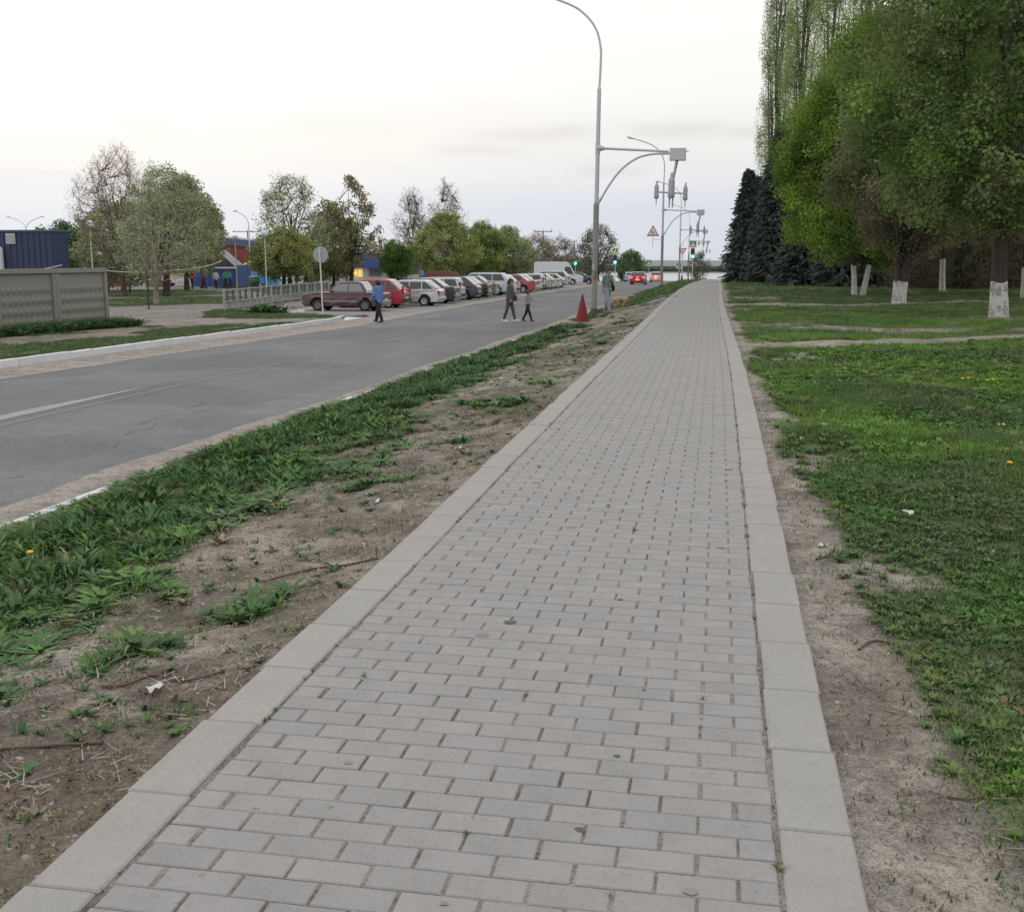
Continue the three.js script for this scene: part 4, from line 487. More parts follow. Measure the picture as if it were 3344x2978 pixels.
[[9.4, 60.2, 'bare brown twiggy shrub before the wall beside the brownish maple'], [12.2, 59.6, 'bare brown twiggy shrub before the dark door of the brown building'], [15.2, 59.8, 'bare brown twiggy shrub before the wall beside the thick maple'], [17.6, 60.4, 'bare brown twiggy shrub at the covered end of the wall']].forEach(([x, d, label], i) => tree({ name: 'shrub', label, x, d, H: 2.6, r0: 0.06, env: [[0.1, 0.9], [1.2, 1.5], [2.6, 1.2], [3.6, 0.3]], maxR: 1.5, clusters: 70, per: 8, spread: 0.42, set: 'sparse', size: 0.9, colors: [[0.20, 0.155, 0.10], [0.17, 0.145, 0.085], [0.16, 0.17, 0.08]], seed: 80 + i, twigs: true, thick: 1.2 }));
// woods that read as one mass: behind the market and on the far river bank
{
  const woods = thing('distant_trees', 'dull green tree belt closing the view behind the market', 'trees', 0, 0, 0, 0, undefined, 'stuff'), r = rng(91), spots = [];
  for (let i = 0; i < 5200; i++) { const x = lerp(-170, -24, r()), d = 205 + 26 * r(), top = 3.2 + 2.6 * fbm(x * 0.12, d * 0.1, 191, 3), k = 0.7 + 0.5 * r(); spots.push([x, ground(x, d) + top * r() ** 0.7, -d, 2.6, 1, [0.15 * k, 0.175 * k, 0.10 * k], 1.4]); }
  scatter(woods, 'leaves', clumpSets.far, spots, leafMats.std);
  const bank = thing('far_bank_woods', 'green belt of trees along the far river bank', 'trees', 0, 0, 0, 0, undefined, 'stuff'), s2 = [];
  for (let i = 0; i < 9000; i++) { const x = lerp(-420, 260, r()), d = 1470 + 40 * r(), top = 4.6 + 2.6 * fbm(x * 0.03, 3, 193, 3), k = 0.75 + 0.5 * r(); s2.push([x, RIVER_Y + 0.6 + top * r(), -d, 8, 0.8, [0.13 * k, 0.165 * k, 0.125 * k], 1.4]); }  // muted leaf colour stands in for haze across the river
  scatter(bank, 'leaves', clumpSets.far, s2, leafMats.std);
}

// ---------------------------------------------------------------- cars
const glassMat = new THREE.MeshPhysicalMaterial({ color: RGB(0.018, 0.021, 0.024), roughness: 0.08, specularIntensity: 1, clearcoat: 0.6, clearcoatRoughness: 0.05, side: THREE.DoubleSide });
const paleGlass = new THREE.MeshPhysicalMaterial({ color: RGB(0.17, 0.18, 0.19), roughness: 0.08, clearcoat: 1, clearcoatRoughness: 0.04, side: THREE.DoubleSide });
const rubber = mat([0.022, 0.022, 0.023], 0.85), darkPlastic = mat([0.03, 0.03, 0.032], 0.6), chrome = mat([0.62, 0.62, 0.62], 0.22, { metalness: 0.9 }), rimMat = mat([0.45, 0.45, 0.46], 0.35, { metalness: 0.6 }), steelRim = mat([0.16, 0.155, 0.15], 0.5, { metalness: 0.4 }), plateMat = mat([0.68, 0.68, 0.66], 0.5), tailMat = new THREE.MeshPhysicalMaterial({ color: RGB(0.32, 0.018, 0.02), roughness: 0.2, clearcoat: 1 }), headMat = new THREE.MeshPhysicalMaterial({ color: RGB(0.5, 0.5, 0.5), roughness: 0.12, clearcoat: 1, metalness: 0.3 }), brakeMat = new THREE.MeshStandardMaterial({ color: RGB(0.4, 0.02, 0.02), emissive: RGB(1, 0.10, 0.09), emissiveIntensity: 2.6, roughness: 0.3 });
const paint = (c, metal = 0) => new THREE.MeshPhysicalMaterial({ color: RGB(...c), roughness: metal ? 0.38 : 0.32, metalness: metal, clearcoat: 0.9, clearcoatRoughness: 0.12, side: THREE.DoubleSide });
const wheelParts = (() => {
  const tyre = new THREE.LatheGeometry([[0.62, -0.5], [0.86, -0.5], [0.97, -0.38], [1, -0.15], [1, 0.15], [0.97, 0.38], [0.86, 0.5], [0.62, 0.5]].map((p) => new THREE.Vector2(p[0], p[1])), 28); tyre.rotateX(Math.PI / 2);
  const rim = new THREE.LatheGeometry([[0.0, 0.36], [0.16, 0.38], [0.2, 0.30], [0.5, 0.27], [0.56, 0.42], [0.63, 0.46], [0.63, -0.4], [0, -0.4]].map((p) => new THREE.Vector2(p[0], p[1])), 24); rim.rotateX(Math.PI / 2); return { tyre, rim };
})();
function car(o) {
  const { L, W, H, belt, roofBulge = 0.03, gc = 0.19, wr = 0.29, wb, cab, hood, deck, pillars, boxy = 0.05 } = o, [xWb, xRf, xRr, xRb] = cab;
  const root = thing(o.name, o.label, o.category ?? 'car', o.x, o.y ?? ground(o.x, o.d), o.d, o.turn, o.group), P = o.paint, hl = L / 2, fx = o.fx ?? 0, wx = [wb / 2 + fx, -wb / 2 + fx];
  const s = new THREE.Shape(), ar = wr + 0.055, base = gc + 0.02, nose = o.noseH ?? hood - 0.08;
  s.moveTo(hl - 0.10, base); s.lineTo(hl - 0.02, base + 0.14); s.lineTo(hl, nose - 0.12); s.quadraticCurveTo(hl - 0.005, nose, hl - 0.09, nose + 0.015);
  s.quadraticCurveTo((hl + xWb) / 2, hood + 0.02, xWb, belt); s.lineTo(xRb, belt + (o.beltRise ?? 0)); s.quadraticCurveTo((xRb - hl) / 2, deck + 0.03, -hl + 0.06, deck); s.quadraticCurveTo(-hl, deck - 0.01, -hl, deck - 0.10); s.lineTo(-hl + 0.01, base + 0.16); s.lineTo(-hl + 0.10, base);
  for (const c of [wx[1], wx[0]]) { const dy = base - wr, dx = Math.sqrt(ar * ar - dy * dy); s.lineTo(c - dx, base); s.absarc(c, wr, ar, Math.PI - Math.asin(dy / ar), Math.asin(dy / ar), true); }
  s.closePath();
  const ex = (shape, w, bv) => { const g = new THREE.ExtrudeGeometry(shape, { depth: w - 2 * bv, bevelEnabled: true, bevelThickness: bv, bevelSize: bv * 0.8, bevelOffset: -bv * 0.8, bevelSegments: 3, curveSegments: 14 }); g.translate(0, 0, -(w - 2 * bv) / 2); return g; };
  const planTaper = (x) => 1 - (o.taper ?? 0.09) * Math.abs(x / hl) ** 5;
  const bodyG = ex(s, W, boxy + 0.02), bp = bodyG.getAttribute('position'); for (let i = 0; i < bp.count; i++) bp.setZ(i, bp.getZ(i) * planTaper(bp.getX(i)) * (1 - 0.05 * smooth(belt - 0.5, belt, bp.getY(i)) ** 2)); bodyG.computeVertexNormals();
  const body = part(root, 'body', bodyG, P);
  const cw = W * 0.93, tum = (y) => 1 - (o.tumble ?? 0.16) * clamp((y - belt) / (H - belt)) ** 1.3;
  const cs = new THREE.Shape(); cs.moveTo(xWb + 0.02, belt - 0.06); cs.lineTo(lerp(xWb, xRf, 0.9), lerp(belt, H, 0.9)); cs.quadraticCurveTo(xRf, H - 0.01, lerp(xRf, xRr, 0.12), H); cs.quadraticCurveTo((xRf + xRr) / 2, H + roofBulge, lerp(xRr, xRf, 0.08), H - 0.005); cs.quadraticCurveTo(xRr, H - 0.02, lerp(xRr, xRb, 0.12), lerp(H, belt, 0.12)); cs.lineTo(xRb, belt - 0.06); cs.closePath();
  const cabG = ex(cs, cw, 0.06), cp = cabG.getAttribute('position'); for (let i = 0; i < cp.count; i++) cp.setZ(i, cp.getZ(i) * tum(cp.getY(i))); cabG.computeVertexNormals(); part(root, 'cabin', cabG, o.roofPaint ?? P);
  // panes lie 4 mm proud of the cabin
  const t = (y) => (y - belt) / (H - belt), xF = (y) => lerp(xWb, xRf, t(y)), xB = (y) => lerp(xRb, xRr, t(y)), y1 = belt + 0.035, y2 = H - (o.roofRail ?? 0.10), G = o.glass ?? glassMat;
  const pane = (ptsL, name) => { for (const sd of [-1, 1]) { const q = new THREE.ShapeGeometry(new THREE.Shape(ptsL.map((p) => new THREE.Vector2(...p)))), a = q.getAttribute('position'); for (let i = 0; i < a.count; i++) a.setZ(i, sd * (cw / 2 * tum(a.getY(i)) + 0.004)); q.computeVertexNormals(); part(root, name, q, G); } };
  const edges = pillars.map((p) => p), n = edges.length - 1;
  for (let k = 0; k < n; k++) { const a = edges[k], b = edges[k + 1]; const f1 = k === 0 ? Math.min(a, xF(y1) - 0.12) : a - 0.03, f2 = k === 0 ? Math.min(a, xF(y2) - 0.10) : a - 0.03, g1 = k === n - 1 ? Math.max(b, xB(y1) + 0.12) : b + 0.03, g2 = k === n - 1 ? Math.max(b, xB(y2) + 0.10) : b + 0.03; if (f1 > g1 && f2 > g2) pane([[g1, y1], [f1, y1], [f2, y2], [g2, y2]], 'side_window'); }
  const slab = (xa, ya, xb, yb, inset, name, m) => { const len = Math.hypot(xb - xa, yb - ya), nx = (yb - ya) / len, ny = -(xb - xa) / len, sgn = name === 'windscreen' ? 1 : -1, g = new THREE.BufferGeometry(), pts = [[xa, ya], [xb, yb]].map(([x, y]) => [x + sgn * nx * 0.005, y + sgn * ny * 0.005, (cw / 2 - inset) * tum(y)]); const p = [pts[0][0], pts[0][1], -pts[0][2], pts[0][0], pts[0][1], pts[0][2], pts[1][0], pts[1][1], pts[1][2], pts[1][0], pts[1][1], -pts[1][2]]; g.setAttribute('position', new THREE.Float32BufferAttribute(p, 3)); g.setIndex([0, 1, 2, 0, 2, 3]); g.computeVertexNormals(); part(root, name, g, m); };
  slab(xF(belt + 0.05), belt + 0.05, xF(lerp(belt, H, 0.86)), lerp(belt, H, 0.86), 0.07, 'windscreen', G);
  if (!o.noRear) slab(xB(belt + 0.07), belt + 0.07, xB(lerp(belt, H, 0.84)), lerp(belt, H, 0.84), 0.10, 'rear_window', G);
  // doors stand a few millimetres proud so that their gaps show
  if (o.doors !== false) for (let k = 0; k < Math.min(n, o.doorCount ?? 2); k++) for (const sd of [-1, 1]) {
    let a = (k === 0 ? Math.min(edges[0], wx[0] - ar + 0.12) : edges[k]) - 0.012, b = edges[k + 1] + 0.012; b = Math.max(b, wx[1] + 0.08); const lowB = Math.max(b, wx[1] + ar + 0.02), ds = new THREE.Shape([[Math.min(a, wx[0] - ar - 0.02), base + 0.07], [a, belt - 0.03], [b, belt - 0.03], [b, wr + ar * 0.85], [lowB, base + 0.07]].map((p) => new THREE.Vector2(...p)));
    const g = new THREE.ExtrudeGeometry(ds, { depth: 0.012, bevelEnabled: false }), dp = g.getAttribute('position'); for (let i = 0; i < dp.count; i++) dp.setZ(i, sd * (W / 2 * planTaper(dp.getX(i)) * (1 - 0.05 * smooth(belt - 0.5, belt, dp.getY(i)) ** 2) - 0.006 + dp.getZ(i))); g.computeVertexNormals();
    const dr = part(root, 'door', g, P); part(dr, 'handle', box(0.13, 0.025, 0.02, b + 0.17, belt - 0.12, sd * (W / 2 * 0.975 + 0.01)), o.handle ?? darkPlastic);
  }
  part(root, 'underbody', box(L - 0.45, 0.3, W - 0.34, 0, gc + 0.16, 0), darkPlastic);
  for (const c of wx) for (const sd of [-1, 1]) { const w = new THREE.Group(); w.name = 'wheel'; w.position.set(c, wr, sd * (W / 2 - 0.115)); w.scale.set(wr, wr, 0.19 * sd); root.add(w); part(w, 'tyre', wheelParts.tyre, rubber); part(w, 'rim', wheelParts.rim, o.rim ?? rimMat); }
  const bm = o.bumper ?? darkPlastic, bh = o.bumperH ?? 0.17, by = gc + 0.20;
  part(root, 'front_bumper', box(0.14, bh, W * 0.93, hl - 0.02, by, 0, 0.03), bm); part(root, 'rear_bumper', box(0.14, bh, W * 0.93, -hl + 0.02, by + 0.02, 0, 0.03), bm);
  for (const sd of [-1, 1]) {
    const [tw, th, ty, tz] = o.tail ?? [0.10, 0.16, deck - 0.16, 0.27]; part(root, 'tail_light', box(tw, th, tz, -hl + tw / 2 - 0.012, ty, sd * (W / 2 * planTaper(hl * 0.98) - tz / 2 - 0.015), 0.015), o.brake ? brakeMat : tailMat);
    part(root, 'headlight', box(0.10, 0.13, 0.30, hl - 0.05, nose - 0.10, sd * (W / 2 - 0.26), 0.02), headMat);
    part(root, 'mirror', box(0.09, 0.10, 0.15, xF(y1) - 0.22, belt + 0.07, sd * (cw / 2 + 0.08), 0.025), o.mirror ?? darkPlastic);
  }
  part(root, 'number_plate', box(0.015, 0.11, 0.5, -hl - 0.005, o.plateY ?? (deck + gc) / 2, 0), plateMat);
  if (o.trim) for (const sd of [-1, 1]) part(root, 'side_trim', box(wb - 2 * ar - 0.05, 0.045, 0.015, fx, gc + 0.27, sd * (W / 2 + 0.008)), o.trim);
  if (o.extra) o.extra(root, { hl, W, cw, tum, belt, H });
  if (o.brake) { const b = new THREE.PointLight(RGB(1, 0.12, 0.1), 1.2, 0, 2); b.position.set(-hl - 0.25, deck - 0.15, 0); b.castShadow = true; root.add(b); }
  return root;
}
const SILVER = [0.50, 0.51, 0.53], PARK = Math.PI, GROUP = 'cars parked nose-in along the road';
const sedanOld = { L: 4.1, W: 1.62, H: 1.43, belt: 0.92, wb: 2.42, fx: 0.02, hood: 0.90, noseH: 0.82, deck: 0.90, cab: [0.72, 0.20, -0.98, -1.30], pillars: [0.6, -0.35, -1.15], wr: 0.30, boxy: 0.03, taper: 0.03, gc: 0.22, rim: steelRim };
const hatch = { L: 4.0, W: 1.65, H: 1.42, belt: 0.90, wb: 2.46, fx: 0.06, hood: 0.86, noseH: 0.74, deck: 0.86, cab: [1.0, 0.25, -1.2, -1.86], pillars: [0.85, -0.32, -1.02, -1.7], beltRise: 0.03, wr: 0.29, tail: [0.1, 0.24, 0.72, 0.24] };
const sedan = { L: 4.35, W: 1.7, H: 1.43, belt: 0.92, wb: 2.5, hood: 0.88, noseH: 0.75, deck: 0.98, cab: [1.05, 0.25, -0.95, -1.62], pillars: [0.9, -0.3, -1.1, -1.4], wr: 0.31, bumper: null };
const estate = { L: 4.25, W: 1.68, H: 1.46, belt: 0.92, wb: 2.48, hood: 0.88, noseH: 0.76, deck: 0.9, cab: [1.05, 0.3, -1.85, -2.08], pillars: [0.9, -0.25, -1.1, -1.95], wr: 0.30, tail: [0.09, 0.46, 0.98, 0.16] };
const suv = { L: 4.75, W: 1.86, H: 1.64, belt: 1.05, wb: 2.72, hood: 1.02, noseH: 0.86, deck: 1.08, cab: [1.2, 0.45, -1.75, -2.28], pillars: [1.0, -0.15, -1.1, -2.05], wr: 0.36, gc: 0.24, tail: [0.12, 0.24, 0.98, 0.42], boxy: 0.08 };
const parked = (type, name, rearX, d, c, metal, label, more = {}) => { const P = paint(c, metal), q = { ...type, ...more }; return car({ ...q, name, label, x: rearX - q.L / 2, d, turn: PARK + (more.skew ?? 0), paint: P, bumper: more.bumper ?? (q.bumper === undefined ? darkPlastic : P), mirror: P, group: GROUP }); };
parked(sedanOld, 'parked_sedan', -16.1, 52.8, [0.060, 0.016, 0.022], 0.0, 'old boxy maroon sedan parked beside the railing', { bumper: mat([0.4, 0.4, 0.4], 0.35, { metalness: 0.7 }), trim: chrome, glass: paleGlass, tail: [0.06, 0.17, 0.76, 0.34] });
parked(hatch, 'parked_hatchback', -16.1, 56.6, [0.36, 0.018, 0.03], 0, 'bright red hatchback parked right behind the old maroon sedan', { H: 1.5, beltRise: 0.1, tail: [0.1, 0.42, 0.95, 0.14] });
parked(hatch, 'parked_hatchback', -14.95, 59.6, SILVER, 0.45, 'silver hatchback with black rear lamps between red hatchback and black sedan', { bumper: paint(SILVER, 0.45), trim: mat([0.3, 0.3, 0.31], 0.5) });
parked(sedan, 'parked_sedan', -14.9, 63.0, [0.018, 0.02, 0.024], 0.2, 'black sedan parked next to the silver hatchback');
parked(estate, 'parked_estate', -15.3, 66.2, [0.52, 0.56, 0.56], 0.25, 'pale silver estate with tall narrow red rear lamps');
parked(hatch, 'parked_hatchback', -14.95, 69.4, [0.028, 0.045, 0.048], 0.2, 'dark teal hatchback beside the pale silver estate', { H: 1.45 });
parked(sedan, 'parked_sedan', -14.95, 72.6, [0.02, 0.022, 0.02], 0.2, 'black sedan with a bright rear plate beside the dark teal hatchback');
parked(sedan, 'parked_sedan', -15.0, 75.4, [0.16, 0.185, 0.17], 0.35, 'grey-green sedan half hidden beside the large silver estate');
parked(suv, 'parked_estate', -14.7, 79.2, [0.47, 0.50, 0.56], 0.45, 'large silver-blue estate with roof rails', { extra: (root, q) => { for (const sd of [-1, 1]) part(root, 'roof_rail', tube([V(0.2, q.H + 0.02, sd * 0.62), V(0, q.H + 0.07, sd * 0.62), V(-1.5, q.H + 0.07, sd * 0.62), V(-1.7, q.H + 0.02, sd * 0.62)], 0.018, 14, 6), darkPlastic); } });
parked(hatch, 'parked_hatchback', -14.9, 83.4, [0.60, 0.62, 0.66], 0.1, 'white hatchback beside the large silver-blue estate', { H: 1.48, tail: [0.1, 0.2, 0.9, 0.3] });
parked(sedan, 'parked_sedan', -14.2, 87.2, [0.30, 0.028, 0.035], 0.1, 'crimson sedan sticking out of the parked row');
parked(sedan, 'parked_sedan', -14.6, 91.6, [0.44, 0.47, 0.50], 0.4, 'silver sedan next to the crimson sedan', { tail: [0.1, 0.15, 0.83, 0.34] });
parked(estate, 'parked_estate', -14.8, 95.4, [0.5, 0.52, 0.54], 0.4, 'silver estate between the silver sedan and the greenish one');
parked(sedan, 'parked_sedan', -14.6, 99.2, [0.36, 0.40, 0.38], 0.4, 'greenish silver sedan in the distant parked row');
parked(sedan, 'parked_sedan', -14.6, 103, [0.46, 0.46, 0.44], 0.4, 'warm grey sedan in the distant parked row');
parked(hatch, 'parked_hatchback', -14.7, 107, [0.40, 0.41, 0.42], 0.4, 'grey hatchback in the distant parked row');
parked(suv, 'parked_offroader', -14.7, 111.5, [0.42, 0.44, 0.47], 0.4, 'pale grey off-roader parked last before the white van');
car({ name: 'parked_van', label: 'tall white delivery van parked nose to the road', category: 'van', group: GROUP, x: -18.1, d: 127, turn: 0.12, paint: paint([0.62, 0.63, 0.67]), L: 5.7, W: 2.0, H: 2.62, belt: 1.22, wb: 3.4, fx: -0.1, hood: 1.2, noseH: 0.98, deck: 1.3, cab: [1.95, 1.12, -2.76, -2.82], pillars: [1.7, 0.72], roofRail: 0.55, wr: 0.34, gc: 0.26, tumble: 0.1, doorCount: 1, noRear: true, tail: [0.08, 0.5, 1.1, 0.14], bumper: mat([0.12, 0.125, 0.13], 0.6), boxy: 0.07, handle: darkPlastic });
parked(sedan, 'parked_sedan', -14.4, 134, [0.035, 0.06, 0.14], 0.25, 'dark blue sedan behind the nose of the white van', { skew: Math.PI });
// cars driving away and one crossing
const driving = { bumper: null };
{ const P = paint([0.20, 0.018, 0.02]); car({ ...sedan, name: 'driving_car', label: 'dark red sedan driving away with both brake lights glowing', x: -9.2, d: 131, turn: Math.PI / 2, paint: P, mirror: P, bumper: P, brake: true, W: 1.8, H: 1.46, y: rProfile(131) + 0.045 }); }
{ const P = paint([0.46, 0.45, 0.43], 0.35); car({ ...sedan, name: 'driving_car', label: 'silver sedan waiting ahead of the dark red one', x: -8.6, d: 158, turn: Math.PI / 2, paint: P, mirror: P, bumper: P, brake: true, W: 1.78, y: rProfile(158) + 0.045 }); }
{ const P = paint([0.45, 0.52, 0.66], 0.1); car({ ...hatch, name: 'driving_car', label: 'pale blue car on the left half of the far crossing', x: -13.0, d: 166, turn: Math.PI / 2 + 0.15, paint: P, mirror: P, bumper: P, y: rProfile(166) + 0.03 }); }
// vehicles on the market place behind the park
{ const P = paint([0.66, 0.67, 0.68]); car({ ...hatch, name: 'market_car', label: 'white car standing in front of the red hall', x: -56.5, d: 141, turn: 0.2, paint: P, mirror: P }); }
{ const P = paint([0.64, 0.64, 0.65]); car({ name: 'minibus', label: 'white minibus with a yellow band behind the park trees', category: 'van', x: -52.5, d: 104, turn: 0.15, paint: P, L: 5.6, W: 2.0, H: 2.5, belt: 1.22, wb: 3.3, fx: -0.1, hood: 1.2, noseH: 0.98, deck: 1.3, cab: [1.95, 1.2, -2.7, -2.8], pillars: [1.7, 0.7, -0.6, -1.7, -2.6], roofRail: 0.5, wr: 0.34, gc: 0.26, tumble: 0.1, doorCount: 1, noRear: true, extra: (root, q) => { for (const sd of [-1, 1]) part(root, 'yellow_band', box(4.6, 0.18, 0.012, -0.3, 1.08, sd * (q.W / 2 + 0.004)), mat([0.62, 0.46, 0.03], 0.5)); } }); }
{ const P = paint([0.5, 0.51, 0.55]); car({ name: 'box_truck', label: 'small white box van parked beyond the round clipped tree', category: 'van', x: -37.6, d: 131, turn: Math.PI / 2 + 0.3, paint: P, L: 5.2, W: 2.0, H: 2.3, belt: 1.2, wb: 3, fx: 0, hood: 1.2, noseH: 0.98, deck: 1.3, cab: [1.8, 1.1, -2.5, -2.58], pillars: [1.55, 0.6], roofRail: 0.5, wr: 0.33, gc: 0.25, doorCount: 1, noRear: true }); }

// ---------------------------------------------------------------- people and the dog: smooth fields meshed by surface nets
function surfaceNets(field, lo, hi, step) {
  const n = [0, 1, 2].map((k) => Math.ceil((hi[k] - lo[k]) / step) + 2), [nx, ny, nz] = n, F = new Float32Array(nx * ny * nz), id = new Int32Array(nx * ny * nz).fill(-1), P = [], I = [];
  const at = (i, j, k) => (k * ny + j) * nx + i;
  for (let k = 0; k < nz; k++) for (let j = 0; j < ny; j++) for (let i = 0; i < nx; i++) F[at(i, j, k)] = field(lo[0] + i * step, lo[1] + j * step, lo[2] + k * step);
  for (let k = 0; k < nz - 1; k++) for (let j = 0; j < ny - 1; j++) for (let i = 0; i < nx - 1; i++) {
    let c = 0, sx = 0, sy = 0, sz = 0; const v = (a, b, e) => F[at(i + a, j + b, k + e)];
    const edge = (a, b, e, a2, b2, e2) => { const p = v(a, b, e), q = v(a2, b2, e2); if ((p < 0) !== (q < 0)) { const t = p / (p - q); sx += a + (a2 - a) * t; sy += b + (b2 - b) * t; sz += e + (e2 - e) * t; c++; } };
    for (const a of [0, 1]) for (const b of [0, 1]) { edge(0, a, b, 1, a, b); edge(a, 0, b, a, 1, b); edge(a, b, 0, a, b, 1); }
    if (c) { id[at(i, j, k)] = P.length / 3; P.push(lo[0] + (i + sx / c) * step, lo[1] + (j + sy / c) * step, lo[2] + (k + sz / c) * step); }
  }
  const quad = (a, b, c, d, flip) => { if (a < 0 || b < 0 || c < 0 || d < 0) return; flip ? I.push(a, c, b, a, d, c) : I.push(a, b, c, a, c, d); };
  for (let k = 1; k < nz - 1; k++) for (let j = 1; j < ny - 1; j++) for (let i = 1; i < nx - 1; i++) {
    const f = F[at(i, j, k)] < 0;
    if (f !== (F[at(i + 1, j, k)] < 0)) quad(id[at(i, j - 1, k - 1)], id[at(i, j, k - 1)], id[at(i, j, k)], id[at(i, j - 1, k)], !f);
    if (f !== (F[at(i, j + 1, k)] < 0)) quad(id[at(i - 1, j, k - 1)], id[at(i - 1, j, k)], id[at(i, j, k)], id[at(i, j, k - 1)], !f);
    if (f !== (F[at(i, j, k + 1)] < 0)) quad(id[at(i - 1, j - 1, k)], id[at(i, j - 1, k)], id[at(i, j, k)], id[at(i - 1, j, k)], !f);
  }
  const g = new THREE.BufferGeometry(); g.setAttribute('position', new THREE.Float32BufferAttribute(P, 3)); g.setIndex(I); g.computeVertexNormals(); return g;
}
// bones: [ax, ay, az, bx, by, bz, ra, rb]
function boneField(bones, k = 0.03) {
  const B = bones.map(([a, b, ra, rb = ra]) => [a.x, a.y, a.z, b.x - a.x, b.y - a.y, b.z - a.z, ra, rb, Math.max(1e-9, a.distanceToSquared(b))]);
  return (x, y, z) => { let d = 1e3; for (const q of B) { const px = x - q[0], py = y - q[1], pz = z - q[2], t = clamp((px * q[3] + py * q[4] + pz * q[5]) / q[8]), e = Math.hypot(px - q[3] * t, py - q[4] * t, pz - q[5] * t) - lerp(q[6], q[7], t); if (e > d + k) continue; if (d > e + k) { d = e; continue; } const h = clamp(0.5 + 0.5 * (d - e) / k); d = lerp(d, e, h) - k * h * (1 - h); } return d; };
}
function meshBones(bones, step, k) { const lo = [1e9, 1e9, 1e9], hi = [-1e9, -1e9, -1e9]; for (const [a, b, ra, rb = ra] of bones) for (const [p, r] of [[a, ra], [b, rb]]) ['x', 'y', 'z'].forEach((c, i) => { lo[i] = Math.min(lo[i], p[c] - r - 2 * step - 0.02); hi[i] = Math.max(hi[i], p[c] + r + 2 * step + 0.02); }); return surfaceNets(boneField(bones, k), lo, hi, step); }
const skin = mat([0.46, 0.28, 0.20], 0.6);
